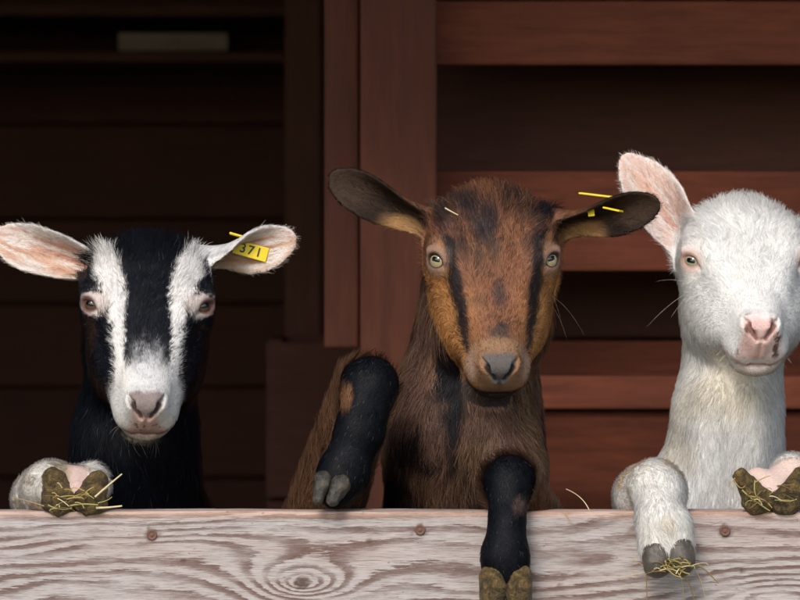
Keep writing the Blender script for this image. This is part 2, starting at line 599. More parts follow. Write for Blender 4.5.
def boarded_wall(name, axis, at, a0, a1, z0, z1, h, mat, gap=0.006, th=0.022, depth_jit=0.006):
    """wall of horizontal boards on a thin backing; axis 'x' runs along x at y=at"""
    if axis == 'x':
        w = plank(barn, (a0, at + th + 0.012, z0), (a1, at + th + 0.030, z1), mat, name)
    else:
        s = 1 if at > 0 else -1
        xs = sorted((at + s * (th + 0.012), at + s * (th + 0.030)))
        w = plank(barn, (xs[0], a0, z0), (xs[1], a1, z1), mat, name)
    z = z0
    while z < z1 - 0.02:
        hh = min(h * random.uniform(0.92, 1.08), z1 - z)
        d = random.uniform(0, depth_jit)
        if axis == 'x':
            plank(w, (a0, at - d, z), (a1, at + th - d, z + hh - gap), mat, jit=0.0008)
        else:
            xs = sorted((at - s * d, at + s * (th - d)))
            plank(w, (xs[0], a0, z), (xs[1], a1, z + hh - gap), mat)
        z += hh
    return w

BACK = 2.9
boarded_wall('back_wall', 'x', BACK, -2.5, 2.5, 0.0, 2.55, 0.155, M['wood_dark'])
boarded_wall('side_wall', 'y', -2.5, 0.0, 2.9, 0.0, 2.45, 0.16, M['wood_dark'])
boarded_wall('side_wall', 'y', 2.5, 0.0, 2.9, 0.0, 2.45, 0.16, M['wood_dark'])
# front: wall pieces beside and above the wide opening, corner posts, roof
for sx in (-1, 1):
    xs = sorted((sx * 1.75, sx * 2.53))
    for k in range(14):
        plank(barn, (xs[0], -0.02, 0.02 + k * 0.17), (xs[1], 0.006, 0.02 + k * 0.17 + 0.164), M['wood_red'])
    xs = sorted((sx * 1.62, sx * 1.75))
    plank(barn, (xs[0], -0.01, 0.0), (xs[1], 0.12, 2.42), M['wood_red_v'], 'door_post')
plank(barn, (-2.53, -0.05, 2.10), (2.53, 0.07, 2.40), M['wood_red'], 'lintel')
rf = plank(barn, (-2.9, -0.55, 2.56), (2.9, 3.4, 2.62), M['wood_dark'], 'roof')
for k in range(7):
    x = -2.4 + k * 0.8
    plank(rf, (x - 0.04, -0.5, 2.42), (x + 0.04, 3.3, 2.555), M['wood_dark'], 'rafter')

# long dark shelf beam high on the back wall with a pale board lying on it
def pbox(parent, x0, x1, y0, y1, ya, yb, mat, name='plank', jit=0.0, bev=0.003):
    """box whose front face fills the pixel rectangle x0..x1, y0..y1 at depth ya"""
    a = P(x0, y1, ya); b = P(x1, y0, ya)
    return plank(parent, (a[0], ya, a[2]), (b[0], yb, b[2]), mat, name, jit, bev)

sh = tag(empty('wall_rail', Vector(P(100, 40, 2.55))), 'dark horizontal rail across the gloomy back wall, top left', 'rail')
pbox(sh, -180, 285, 52, 62, 2.45, 2.88, M['wood_dark'], 'ledge')
pbox(sh, -180, 285, 4, 16, 2.45, 2.88, M['wood_dark'], 'ledge')
M['wood_grey'] = wood_mat('grey weathered timber', (0.30, 0.25, 0.20), (0.14, 0.11, 0.09), 'x')
pl = pbox(None, 118, 228, 20, 38, 2.58, 2.86, M['wood_grey'], 'loose_board')
pl.location.z = P(100, 52, 2.45)[2] + 0.022 + pl.dimensions.z * 0
tag(pl, 'faint grey board lying on the dark rail at the top left', 'board')

# slatted partition behind the brown and the white goat
pt = tag(empty('slatted_partition', Vector((float(P(600, 300, 1.0)[0]), 1.0, 0.0))), 'reddish brown slatted partition with a thick post, behind the brown and white goats', 'partition')
def post(x0, x1, ya, yb, mat, name='post'):
    a = P(x0, 300, ya); b = P(x1, 300, ya)
    return plank(pt, (a[0], ya, 0.0), (b[0], yb, 2.5), mat, name, 0, 0.004)
post(360, 437, 0.86, 0.98, M['wood_red_v'])
def vplank(x0, x1, ztop_px, zbot_px, ya, yb, mat, name):
    return pbox(pt, x0, x1, ztop_px, zbot_px, ya, yb, mat, name, 0, 0.004)
vplank(324, 358.5, -120, 348, 0.90, 0.96, M['wood_red_v'], 'upright_board')
vplank(285, 321, -140, 900, 2.00, 2.08, M['wood_dark_v'], 'upright_board')
for (ya0, ya1, dep, mt) in ((-190, -72, 0.99, 'wood_red'), (-66, -0.5, 0.99, 'wood_red'), (0.8, 65, 0.985, 'wood_red'), (171, 271, 0.985, 'wood_red'),
                            (376, 409, 0.985, 'wood_red'), (540, 640, 0.985, 'wood_red'), (720, 830, 0.985, 'wood_red'), (930, 1040, 0.985, 'wood_red')):
    pbox(pt, 430, 1500, ya0, ya1, dep, dep + 0.026, M[mt], 'plank', 0.0, 0.004)
# close boarding a little behind the slats
for k, (ya0, ya1) in enumerate(((-220, -60), (-56, 60), (64, 172), (176, 270), (274, 337), (341, 408), (412, 530), (534, 660), (664, 800), (804, 1000))):
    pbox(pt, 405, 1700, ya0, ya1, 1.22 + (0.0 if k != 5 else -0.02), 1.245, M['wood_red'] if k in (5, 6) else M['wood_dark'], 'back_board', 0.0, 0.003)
pbox(pt, 1440, 1500, -190, 1300, 1.02, 1.20, M['wood_red_v'], 'post')
# small plank-sided crate in the shade beside the post
cr = tag(empty('feed_trough', Vector((float(P(300, 400, 1.7)[0]), 1.75, 0.0))), 'dim brown wooden feed trough in shadow left of the thick post', 'trough')
a = P(266, 338, 1.7); b = P(372, 338, 1.7)
for k in range(5):
    z0 = 0.03 + k * (a[2] - 0.03) / 5
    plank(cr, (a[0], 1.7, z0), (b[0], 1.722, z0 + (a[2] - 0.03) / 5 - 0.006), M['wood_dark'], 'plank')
plank(cr, (a[0] + 0.003, 1.724, 0.0), (a[0] + 0.023, 1.94, a[2] - 0.003), M['wood_dark_v'], 'side_board')
plank(cr, (b[0] - 0.025, 1.724, 0.0), (b[0] - 0.003, 1.94, a[2] - 0.003), M['wood_dark_v'], 'side_board')
plank(cr, (a[0] + 0.025, 1.9, 0.0), (b[0] - 0.027, 1.92, a[2] - 0.003), M['wood_dark'], 'back_board')
plank(cr, (a[0] + 0.026, 1.725, a[2] - 0.30), (b[0] - 0.028, 1.898, a[2] - 0.28), M['wood_dark'], 'base_board')

# ------------------------------------------------------------------ fence board
def fence_board(z0, z1, x0, x1, th, name, detail, label, seed):
    r = 0.004
    prof = [(th, z0), (0, z0 + 0.0)] if not detail else []
    nz = 92 if detail else 14
    pts = []
    for k in range(nz + 1): pts.append((0.0, z0 + r + (z1 - z0 - 2 * r) * k / nz))
    for k in range(1, 5):
        a = math.pi / 2 * k / 4; pts.append((r - r * math.cos(a), z1 - r + r * math.sin(a)))
    for k in range(1, 9): pts.append((r + (th - 2 * r) * k / 8, z1))
    for k in range(1, 5):
        a = math.pi / 2 * k / 4; pts.append((th - r + r * math.sin(a), z1 - r + r * math.cos(a)))
    for k in range(1, 9): pts.append((th, z1 - r - (z1 - z0 - 2 * r) * k / 8))
    for k in range(1, 5):
        a = math.pi / 2 * k / 4; pts.append((th - r + r * math.cos(a), z0 + r - r * math.sin(a)))
    for k in range(1, 5): pts.append((th - r - (th - 2 * r) * k / 4, z0))
    for k in range(1, 4):
        a = math.pi / 2 * k / 4; pts.append((r - r * math.sin(a), z0 + r - r * math.cos(a)))
    pts = np.array(pts); m = len(pts)
    if detail:
        xs = np.concatenate([np.arange(x0, -0.6, 0.02), np.arange(-0.6, 0.6, 0.003), np.arange(0.6, x1 + 0.001, 0.02)])
    else:
        xs = np.linspace(x0, x1, 40)
    n = len(xs)
    V = np.zeros((n, m, 3)); V[:, :, 0] = xs[:, None]; V[:, :, 1] = pts[None, :, 0]; V[:, :, 2] = pts[None, :, 1]
    V = V.reshape(-1, 3)
    i, j = np.meshgrid(np.arange(n - 1), np.arange(m), indexing='ij')
    i = i.ravel(); j = j.ravel(); j2 = (j + 1) % m
    F = np.stack([i * m + j, (i + 1) * m + j, (i + 1) * m + j2, i * m + j2], 1)
    x = V[:, 0]; z = V[:, 2] + V[:, 1] * 0.8; q = np.stack([x / 0.26, z / 0.075, 0 * x + seed], 1)
    warp = (fbm(q, 1.0, seed, 3) - 0.5)
    warp2 = (fbm(np.stack([x / 0.05, z / 0.02, 0 * x + seed + 5], 1), 1.0, seed + 3, 3) - 0.5)
    tilt = 0.030 * x
    phase = (z - tilt + 0.050 * warp + 0.0045 * warp2) / 0.0128
    knot = np.zeros(len(x))
    if detail:
        K = [(P(302, 583, 0), 0.0072, 6.5, 0.046, 0.020), (P(765, 596, 0), 0.0, -3.2, 0.10, 0.026), (P(58, 586, 0), 0.0, -2.0, 0.10, 0.026),
             (P(470, 588, 0), 0.0, 1.6, 0.09, 0.022), (P(165, 545, 0), 0.0, -3.0, 0.13, 0.020), (P(600, 560, 0), 0.0, 1.5, 0.07, 0.02)]
        for c, rad, amp, sx, sz in K:
            dx = x - c[0]; dz = z - c[2]
            rr = np.sqrt((dx / sx) ** 2 + (dz / sz) ** 2)
            phase += amp * np.exp(-rr ** 1.25)
            if rad:
                d = np.sqrt(dx ** 2 + dz ** 2) * (1 + 0.25 * (vnoise(np.stack([dx, dz, 0 * dx], 1), 0.006, 3) - 0.5))
                knot = np.maximum(knot, (0.95 - 0.3 * sst(0.35, 0.75, d / rad) + 0.25 * sst(0.8, 0.95, d / rad)) * (1 - sst(rad * 0.92, rad * 1.12, d)))
        for (kx, ky, kr) in ((183, 561, 0.0026), (369, 541, 0.0030), (742, 571, 0.0028), (690, 541, 0.002), (560, 585, 0.002)):
            c = P(kx, ky, 0); d = np.sqrt((x - c[0]) ** 2 + (V[:, 2] - c[2]) ** 2)
            knot = np.maximum(knot, 0.7 * (1 - sst(kr * 0.6, kr * 1.3, d)))
        for (kx, ky) in ((152, 535), (420, 530), (725, 531)):
            c = P(kx, ky, 0); dx = x - c[0]; dz = V[:, 2] - c[2]
            d = np.sqrt(dx ** 2 + dz ** 2) * (1 + 0.7 * (vnoise(np.stack([x, V[:, 2], 0 * x], 1), 0.004, 13) - 0.5))
            knot = np.maximum(knot, 0.75 * (1 - sst(0.0050, 0.0080, d)))
    # uneven weathered top edge
    e = sst(z1 - 0.02, z1 - 0.004, V[:, 2])
    V[:, 2] += e * 0.0022 * (fbm(np.stack([x / 0.09, V[:, 1] / 0.02, 0 * x], 1), 1.0, seed + 9, 3) - 0.5)
    V[:, 1] += np.where(V[:, 1] < th * 0.5, 1, -1) * 0.0015 * (fbm(np.stack([x / 0.12, V[:, 2] / 0.012, 0 * x], 1), 1.0, seed + 4, 3) - 0.5)
    me = mesh_np(name, V, F, True)
    for nm, arr in (('phase', phase), ('knot', knot), ('edge', sst(z1 - 0.009, z1 - 0.002, V[:, 2]) * (V[:, 1] < th * 0.6))):
        at = me.attributes.new(nm, 'FLOAT', 'POINT'); at.data.foreach_set('value', arr.astype(np.float32))
    # ends
    o = link(name, me, M['board'])
    return tag(o, label, 'board')

BT = 0.040
fb = fence_board(ZT - 0.20, ZT, -1.63, 1.63, BT, 'fence_board', True, 'weathered pinkish grey top fence board the goats rest their hooves on', 3)
lb = []
for k, lab in enumerate(('second fence board down, under the top board', 'third fence board down, above the lowest board', 'lowest fence board, just above the ground')):
    fence_board(ZT - 0.43 - 0.24 * k, ZT - 0.24 - 0.24 * k, -1.63, 1.63, BT, 'fence_board', False, 'weathered ' + lab, 21 + k)

# screws in the top board
def screw(px, py, r=0.0048):
    c = P(px, py, 0)
    n = 20; V = []; F = []
    rings = [(0.0, 0.0006), (r * 0.35, 0.0004), (r * 0.42, 0.0012), (r * 0.72, 0.0003), (r * 0.98, -0.0005), (r * 1.12, 0.0012)]
    for rr, dy in rings:
        for k in range(n):
            a = 2 * math.pi * k / n
            V.append((rr * math.cos(a), dy - 0.0016, rr * math.sin(a)))
    for q in range(len(rings) - 1):
        for k in range(n):
            k2 = (k + 1) % n
            F.append((q * n + k, (q + 1) * n + k, (q + 1) * n + k2, q * n + k2))
    me = mesh_np('screw', V, F, True)
    o = link('screw', me, M['steel'], fb)
    o.location = c
for s in ((152, 535), (420, 530), (725, 531)):
    screw(*s)
print('setting', round(time.time() - T0, 1))

# ------------------------------------------------------------------ goats
HF = np.array([-90, -82, -66, -45, -20, 0, 20, 45, 75, 100, 120, 133, 143, 149, 153.0]) / 1000
HW = np.array([3, 36, 52, 60, 62, 60, 55, 45.5, 36, 29.5, 26.5, 26, 23, 16, 3]) / 1000
HT = np.array([-32, -9, 11, 22, 28, 27, 23, 17, 10.5, 6, 3.5, 1.5, -2.5, -9, -24]) / 1000
HB = np.array([-40, -72, -96, -108, -112, -110, -101, -87, -75, -71.5, -71, -70, -64, -53, -38]) / 1000
_ff = np.linspace(-0.095, 0.165, 521)
def _tab(v):
    t = np.interp(_ff, HF, v)
    ker = np.exp(-0.5 * (np.arange(-16, 17) / 6.0) ** 2); ker /= ker.sum()
    return np.convolve(np.pad(t, 16, mode='edge'), ker, 'valid')
TW, TT, TB = _tab(HW), _tab(HT), _tab(HB)

class Head:
    def __init__(s, O, pitch, yaw, roll, S):
        th = math.radians(pitch)
        F = np.array([0, -math.cos(th), -math.sin(th)]); U = np.array([0, -math.sin(th), math.cos(th)]); R = np.array([1.0, 0, 0])
        Ry = np.array(Matrix.Rotation(math.radians(yaw), 3, 'Z')); Rr = np.array(Matrix.Rotation(math.radians(roll), 3, 'Y'))
        s.Q = Ry @ Rr
        s.F, s.U, s.R = s.Q @ F, s.Q @ U, s.Q @ R
        s.A = np.stack([s.F, s.R, s.U])          # rows: head axes
        s.O, s.S = np.asarray(O), S
    def w(s, f, r, u):                            # head mm -> world
        return s.O + s.S * (f * s.F + r * s.R + u * s.U) / 1000
    def loc(s, Pw):                               # world -> head metres
        return ((Pw - s.O) @ s.A.T) / s.S

def head_loft(H):
    def fn(Pw):
        q = H.loc(Pw)
        f, r, u = q[:, 0], np.abs(q[:, 1]), q[:, 2]
        f = f + 0.38 * np.clip(-(u + 0.008), 0, 0.075) * sst(0.06, 0.13, f)
        W = np.interp(f, _ff, TW); T = np.interp(f, _ff, TT); B = np.interp(f, _ff, TB)
        uc = (T + B) / 2; h = np.maximum((T - B) / 2, 0.003)
        v = (u - uc) / h
        tp = 0.46 * (1 - sst(0.07, 0.12, f)) + 0.10
        low = sst(0.55, -1.0, v)
        W = np.maximum(W * (1 - tp * low), 0.003)
        n = 2.5 + 0.7 * sst(-0.01, -0.05, f)
        g = ((r / W) ** n + np.abs(v) ** n) ** (1 / n)
        d = (g - 1) * np.minimum(W, h) * 0.85
        cap = np.maximum(f - 0.154, -0.092 - f)
        return np.maximum(d, cap) * H.S
    c = [H.w(f, r, u) for f in (-95, 165) for r in (-66, 66) for u in (-118, 36)]
    return Prim(fn, np.min(c, 0), np.max(c, 0), 0.02, 'u', 'head')

class Ear:
    """leaf-shaped cupped ear: base, tip, opening direction, half width, cup depth, curl of the tip"""
    def __init__(s, base, tip, opening, W, cup=0.02, bend=0.0, twist=0.0, point=0.0):
        s.B = np.asarray(base); t = np.asarray(tip)
        s.L = np.linalg.norm(t - s.B); s.A = (t - s.B) / s.L
        n = np.asarray(opening, float); n = n - (n @ s.A) * s.A; s.N = unit(n)
        s.S = np.cross(s.A, s.N)
        s.W, s.cup, s.bend, s.tw, s.pt = W, cup, bend, math.radians(twist), point
        if s.S[2] < 0: s.S = -s.S                  # S points to the upper rim
    def coords(s, Q):
        q = Q - s.B
        a = q @ s.A; b = q @ s.S; n = q @ s.N
        x = np.clip(a / s.L, 0, 1)
        ph = s.tw * (1 - x) ** 1.5
        b, n = b * np.cos(ph) + n * np.sin(ph), -b * np.sin(ph) + n * np.cos(ph)
        w = s.W * np.interp(x, [0, 0.1, 0.25, 0.45, 0.62, 0.78, 0.88, 0.94, 0.98, 1.0], [0.62, 0.72, 0.88, 1.0, 1.0, 0.90 - 0.08 * s.pt, 0.73 - 0.16 * s.pt, 0.55 - 0.17 * s.pt, 0.34 - 0.12 * s.pt, 0.02])
        cp = s.cup * np.interp(x, [0, 0.3, 0.7, 1.0], [1.5, 1.1, 0.6, 0.3])
        n0 = cp * (b / s.W) ** 2 * 1.0 - cp * 0.35 + s.bend * x ** 2 + 0.006 * np.sin(x * 6.0) * (b / s.W)
        slope = 2 * cp * b / s.W ** 2
        return a, b, n, x, w, n0, slope
    def prim(s):
        def fn(Q):
            a, b, n, x, w, n0, sl = s.coords(Q)
            th = 0.0030 - 0.0010 * x + 0.004 * (1 - sst(0, 0.25, x))
            d1 = np.abs(n - n0) / np.sqrt(1 + sl ** 2) - th
            d2 = (np.abs(b) - w) / np.sqrt(1 + sl ** 2) * 0.9
            d3 = np.maximum(-a - 0.01, a - s.L)
            m = np.maximum(d2, d3)
            k = 0.003
            return -smin(-d1, -m, k)
        pts = [s.B + a * s.A * s.L + b * s.W * 1.25 * s.S + c * s.N for a in (-0.1, 1.03) for b in (-1, 1) for c in (-0.02, 0.035 + max(s.bend, 0))]
        return Prim(fn, np.min(pts, 0), np.max(pts, 0), 0.010, 'u', 'ear')

def build_goat(G):
    H = G['head']; S = H.S
    prims = [head_loft(H)]
    ax = H.A
    def he(f, r, u, rad, k=0.012, mode='u', axes=None):
        prims.append(ell(H.w(f, r, u), np.array(rad) / 1000 * S, ax if axes is None else axes, k, mode))
    def hc(p, q, ra, rb, k=0.006, mode='u'):
        prims.append(cone(H.w(*p), H.w(*q), ra / 1000 * S, rb / 1000 * S, k, mode))
    wide = G.get('cheek', 1.0)
    eyes = []
    # neck, trunk, legs first so that head detail is cut last
    for p in G['body']: prims.append(p)
    for s in (-1, 1):
        he(26, s * 33, -50, (50, 23.5 * wide, 34), 0.028); he(56, s * 25, -38, (42, 16 * wide, 22), 0.024)            # cheek
        he(-12, s * 42, 12, (34, 15, 12), 0.018); he(-9, s * 53, -12, (25, 11, 21), 0.018)                   # brow
        hc((10, s * 38, 8), (70, s * 24, -4), 9, 7, 0.016)         # facial ridge
        he(113, s * 15.5, -40, (23, 14.5, 17), 0.013)                  # upper lip
        he(135, s * 9, -6, (10, 8, 7), 0.010)                   # nostril wing
    he(106, 0, -61, (25, 22, 12), 0.012)                           # chin
    he(-50, 0, 8 + G.get('poll', 0), (30, 36, 20), 0.025)                             # poll
    for e in G['ears']: prims.append(e.prim())
    for s in (-1, 1):
        ec = H.w(2, s * 44.0, -5)
        ev = unit(H.Q @ np.array([s * 0.62, -0.78, 0.10]))
        ehor = unit(np.cross(np.array([0, 0, 1.0]), ev)); eup = np.cross(ev, ehor)
        t = math.radians(14) * s                                   # the inner corner sits lower
        eh = math.cos(t) * ehor + math.sin(t) * eup; eu = np.cross(ev, eh)
        eax = np.stack([eh, eu, ev])
        ts = np.linspace(0.0, 0.05, 101)
        Q = ec + ts[:, None] * ev
        d = np.full(len(ts), 0.08)
        for p in prims:
            d = smin(d, p.fn(Q), p.k) if p.mode == 'u' else -smin(-d, p.fn(Q), p.k)
        out = ts[np.nonzero(d > 0)[0][0]] if (d > 0).any() else 0.02
        sk = ec + ev * out                                          # skin point in front of the eye
        ec = sk - ev * 0.0118 * S
        prims.append(ell(ec, np.array([0.0150, 0.0142, 0.0138]) * S, eax, 0.008))
        prims.append(cone(ec + S * (eh * -.0105 + eu * .0080 + ev * .0095), ec + S * (eh * .0105 + eu * .0075 + ev * .0095), 0.0044 * S, 0.0044 * S, 0.005))
        prims.append(ell(ec + (ev * 0.0150 - eu * G['lid']) * S, np.array([G['eye_w'], G['eye_h'], 0.0070]) * S, eax, 0.0016, 's'))
        inner = -eh if (eh @ H.R) * s > 0 else eh
        prims.append(cone(ec + S * (ev * .0135 + inner * .008 - eu * .002), ec + S * (ev * .0125 + inner * .0175 - eu * .006), 0.0022 * S, 0.0008 * S, 0.003, 's'))
        eyes.append((ec, ev, eh, eu))
    # mouth, nostrils, groove
    for s in (-1, 1):
        hc((142.3, s * 12.5, -5), (147, s * 4.0, -18), 3.3, 1.9, 0.003, 's')
        hc((142, s * 14, -3), (133, s * 16.5, -3), 2.8, 1.3, 0.003, 's')
        hc((136, 0, -53.5), (125, s * 14, -53.5), 1.6, 1.8, 0.003, 's')
        hc((125, s * 14, -53.5), (94, s * 28.5, -44), 1.8, 1.3, 0.003, 's')
    hc((148, 0, -19), (137, 0, -51), 1.3, 1.1, 0.003, 's')
    allp = np.array([p.lo for p in prims if p.mode == 'u']); allq = np.array([p.hi for p in prims if p.mode == 'u'])
    lo = allp.min(0) - 0.03; hi = allq.max(0) + 0.03
    hx = H.w(40, 0, -20)
    zx = [(H.O[0] - 0.075, H.O[0] + 0.075, 0.0019)] + [(min(e.B[0], e.B[0] + e.A[0] * e.L), max(e.B[0], e.B[0] + e.A[0] * e.L), 0.0026) for e in G['ears']]
    zy = [(H.O[1] - 0.125, H.O[1] + 0.05, 0.0019), (H.O[1] + 0.05, H.O[1] + 0.10, 0.0026), (-0.09, 0.06, 0.0032)]
    zz = [(H.O[2] - 0.155, H.O[2] + 0.065, 0.0019), (ZT - 0.11, ZT + 0.07, 0.0032)] + [(e.B[2] - 0.02, e.B[2] + e.A[2] * e.L + 0.02, 0.0026) for e in G['ears']]
    xs = make_axis(lo[0], hi[0], zx + G.get('zx', []), 0.009); ys = make_axis(lo[1], hi[1], zy, 0.011); zs = make_axis(lo[2], hi[2], zz, 0.011)
    D = field(prims, xs, ys, zs)
    V, F = surface_nets(D, xs, ys, zs)
    Nn = normals_of(V, F)
    root = tag(empty(G['name'], (float(G['base'][0]), float(G['base'][1]), 0.0)), G['label'], 'goat', 'goats leaning on the fence')
    me = mesh_np('body', V, F, True)
    reg = regions(G, V)
    col = G['color'](G, V, Nn, reg, eyes, False)
    at = me.color_attributes.new('Col', 'FLOAT_COLOR', 'POINT')
    at.data.foreach_set('color', np.concatenate([col, np.ones((len(col), 1))], 1).astype(np.float32).ravel())
    body = link('body', me, M['skin'], root)
    # eyes
    for (ec, ev, eh, eu) in eyes:
        rings, seg = 16, 28
        VV = []; FF = []
        R0 = 0.0128 * S
        for i in range(rings + 1):
            t = math.pi * i / rings * 0.62
            for j in range(seg):
                a = 2 * math.pi * j / seg
                VV.append((R0 * math.sin(t) * math.cos(a), R0 * math.sin(t) * math.sin(a), R0 * math.cos(t) + (0.0012 * math.exp(-(t / 0.35) ** 2))))
        for i in range(rings):
            for j in range(seg):
                j2 = (j + 1) % seg
                FF.append((i * seg + j, (i + 1) * seg + j, (i + 1) * seg + j2, i * seg + j2))
        em = mesh_np('eye', VV, FF, True)
        eo = bpy.data.objects.new('eye', em); COL.objects.link(eo); em.materials.append(M[G['eye_mat']])
        eo.parent = root
        gd = G.get('gaze', (0, 0, 0))
        zc = unit(ev + np.array(gd)); xc = unit(eh - (eh @ zc) * zc); yc = np.cross(zc, xc)
        mt = Matrix((( xc[0], yc[0], zc[0], ec[0]), (xc[1], yc[1], zc[1], ec[1]), (xc[2], yc[2], zc[2], ec[2]), (0, 0, 0, 1)))
        eo.matrix_local = Matrix.Translation(-root.location) @ mt
    print(G['name'], len(V), len(F), D.shape, round(time.time() - T0, 1))
    if FUR:
        grow_fur(G, V, F, Nn, root, eyes)
    return root, eyes

def regions(G, V):
    """0 head, 1/2 ears, 3 neck and trunk, 4.. leg segments in order"""
    H = G['head']
    q = H.loc(V)
    hd = head_loft(H).fn(V)
    ds = [hd - 0.004 - 0.05 * ((hd < 0.012) & (q[:, 0] > 0.075) & (np.abs(q[:, 1]) < 0.05) & (q[:, 2] > -0.084))]
    for e in G['ears']:
        a, b, n, x, w, n0, sl = e.coords(V)
        d = np.maximum(np.maximum(np.abs(n - n0) - 0.004, np.abs(b) - w), np.maximum(0.012 - a, a - e.L))
        ds.append(d)
    bod = [p for p in G['body'] if not p.name]
    d = np.full(len(V), 9.0)
    for p in bod: d = np.minimum(d, p.fn(V))
    ds.append(d)
    for p in G['body']:
        if p.name: ds.append(p.fn(V))
    ds = np.stack(ds, 1)
    return ds

def ear_inside(e, V, Nn):
    a, b, n, x, w, n0, sl = e.coords(V)
    return (n > n0), x, b / np.maximum(w, 1e-4)

def mixa(c, col, f):
    return c + (np.asarray(col)[None, :] - c) * np.clip(f, 0, 1)[:, None]

def leg_names(G):
    return [p.name for p in G['body'] if p.name]

def common_face(G, V, q, c, eyes, lid, nose, lip, lid_w=1.0):
    """eye rims and bare nose leather"""
    H = G['head']
    for (ec, ev, eh, eu) in eyes:
        d = V - ec
        dd = np.sqrt((d @ eh / 1.25) ** 2 + (d @ eu) ** 2)
        front = (d @ ev) > 0
        c = mixa(c, lid, (1 - sst(0.0085 * lid_w, 0.0135 * lid_w, dd)) * front)
    return c

# ---- coat colours
def color_black(G, V, Nn, reg, eyes, hair):
    H = G['head']; q = H.loc(V) * 1000; f, r, u = q[:, 0], q[:, 1], q[:, 2]; ar = np.abs(r)
    n1 = fbm(V, 0.012, 5) - 0.5; n2 = vnoise(V, 0.003, 8) - 0.5
    c = np.tile(np.array([[0.009, 0.0105, 0.0165]]), (len(V), 1))
    R = reg.argmin(1)
    head = R == 0
    j = n1 * 9 + n2 * 9
    # warm brown tinge on the cheeks
    c = mixa(c, (0.034, 0.018, 0.014), head * (u < -2) * sst(5, 25, f) * sst(20, 32, ar) * sst(0.40, 0.6, fbm(V, 0.03, 3)) * 0.9)
    # white stripes over the eyes down to the muzzle
    cs = np.interp(f, [-60, -45, -20, 0, 25, 55, 85, 110], [46, 45, 40, 36, 31, 28.5, 26, 24])
    hw = np.interp(f, [-62, -50, -35, -15, 5, 25, 45, 70, 95, 115], [0, 5, 11, 15, 14, 9.5, 6.5, 5, 5, 8])
    stripe = (1 - sst(hw - 3, hw + 2, np.abs(ar - cs) + j * 0.75)) * (u > -24)
    c = mixa(c, (0.80, 0.78, 0.77), head * stripe * (f < 120))
    # pinkish skin about the eye
    for (ec, ev, eh, eu) in eyes:
        d = V - ec
        dd = np.sqrt((d @ eh / 1.35) ** 2 + (d @ eu) ** 2)
        fr = (d @ ev) > 0.004
        inn = -eh if (eh @ H.R) * ((ec - H.O) @ H.R) > 0 else eh
        d3 = V - (ec + inn * 0.010 + eu * 0.002)
        de = np.sqrt((d3 @ eh / 1.5) ** 2 + (d3 @ eu) ** 2)
        c = mixa(c, (0.68, 0.60, 0.57), (1 - sst(0.010, 0.0155, de + j * 0.0007)) * fr * 0.95)
        c = mixa(c, (0.40, 0.29, 0.26), (1 - sst(0.008, 0.0125, dd + j * 0.0005)) * fr * 0.7)
        c = mixa(c, (0.13, 0.075, 0.065), (1 - sst(0.0070, 0.0098, dd)) * fr)
    # white muzzle fading up the nose
    mz = sst(90, 106, f + j * 1.2 - 14 * sst(6, 24, ar) * (u > -15) * 0 + 0.20 * (u + 30) * (u < -30))
    c = mixa(c, (0.78, 0.765, 0.75), head * mz)
    grey = sst(62, 98, f + 22 * n2) * (1 - sst(9, 20, ar)) * (u > -20)
    c = mixa(c, (0.62, 0.62, 0.64), head * grey * (0.35 + 0.9 * (n2 + 0.5)) * 0.8)
    # nose pad, pink lips
    pad = sst(127, 136, f) * (1 - sst(-3, 3, ar - np.interp(u, [-22, -14, 2], [3, 12, 18]) + 6 * n1)) * sst(-26, -20, u) * (1 - sst(3, 11, u + 14 * n1))
    c = mixa(c, (0.23, 0.175, 0.165), head * pad * 0.92)
    lip = sst(116, 126, f - 0.20 * (u + 30)) * (1 - sst(12, 20, ar + 0.2 * (u + 35) + 8 * n1)) * sst(-62, -55, u) * (1 - sst(-20, -10, u + 8 * n1 - 0.5 * (ar > 7) * (ar - 7)))
    c = mixa(c, (0.62, 0.40, 0.36), head * lip * 0.9)
    spk = (vnoise(V, 0.0032, 77) > 0.80) * sst(120, 140, f) * (u < -25)
    c = mixa(c, (0.12, 0.07, 0.055), head * spk * lip * 0.9)
    # yellowish chin
    c = mixa(c, (0.66, 0.58, 0.42), head * sst(-58, -66, u) * sst(85, 100, f) * 0.6)
    c = mixa(c, (0.05, 0.03, 0.028), head * nostril(q) * 0.9)
    c = mixa(c, (0.10, 0.045, 0.04), head * mouth_line(f, ar, u) * 0.6)
    # ears
    for k, e in enumerate(G['ears']):
        ins, x, b = ear_inside(e, V, Nn); m = R == 1 + k
        c = mixa(c, (0.74, 0.73, 0.74), m * 1.0)
        c = mixa(c, (0.12, 0.11, 0.13), m * (~ins) * sst(0.55, 0.75, fbm(V, 0.012, 31)) * 0.55)
        pink = ins * (1 - sst(0.70, 0.98, np.abs(b) + n2 * 0.2))
        c = mixa(c, (0.63, 0.34, 0.25), m * pink * 0.85)
        stk = vnoise(np.stack([x * 4.0, b * 7.0, 0 * x + k], 1), 1.0, 91)
        c = mixa(c, (0.66, 0.48, 0.33), m * ins * (b < 0) * 0.4)
        c = mixa(c, (0.78, 0.74, 0.71), m * ins * sst(0.45, 0.8, stk + 0.35 * (b > 0.1) * b) * 0.75)
        c = mixa(c, (0.42, 0.19, 0.13), m * ins * sst(0.55, 0.2, stk) * (1 - sst(0.3, 0.7, np.abs(b + 0.15))) * 0.55)
    names = leg_names(G)
    for k, nm in enumerate(names):
        m = R == 4 + k
        if nm.startswith('white'):
            c = mixa(c, (0.76, 0.73, 0.69), m * 1.0)
            c = mixa(c, (0.60, 0.40, 0.36), m * (nm.endswith('skin')) * 0.8)
            c = mixa(c, (0.40, 0.31, 0.20), m * sst(0.45, 0.7, fbm(V, 0.014, 9)) * 0.7)
    return np.clip(c, 0, 1)

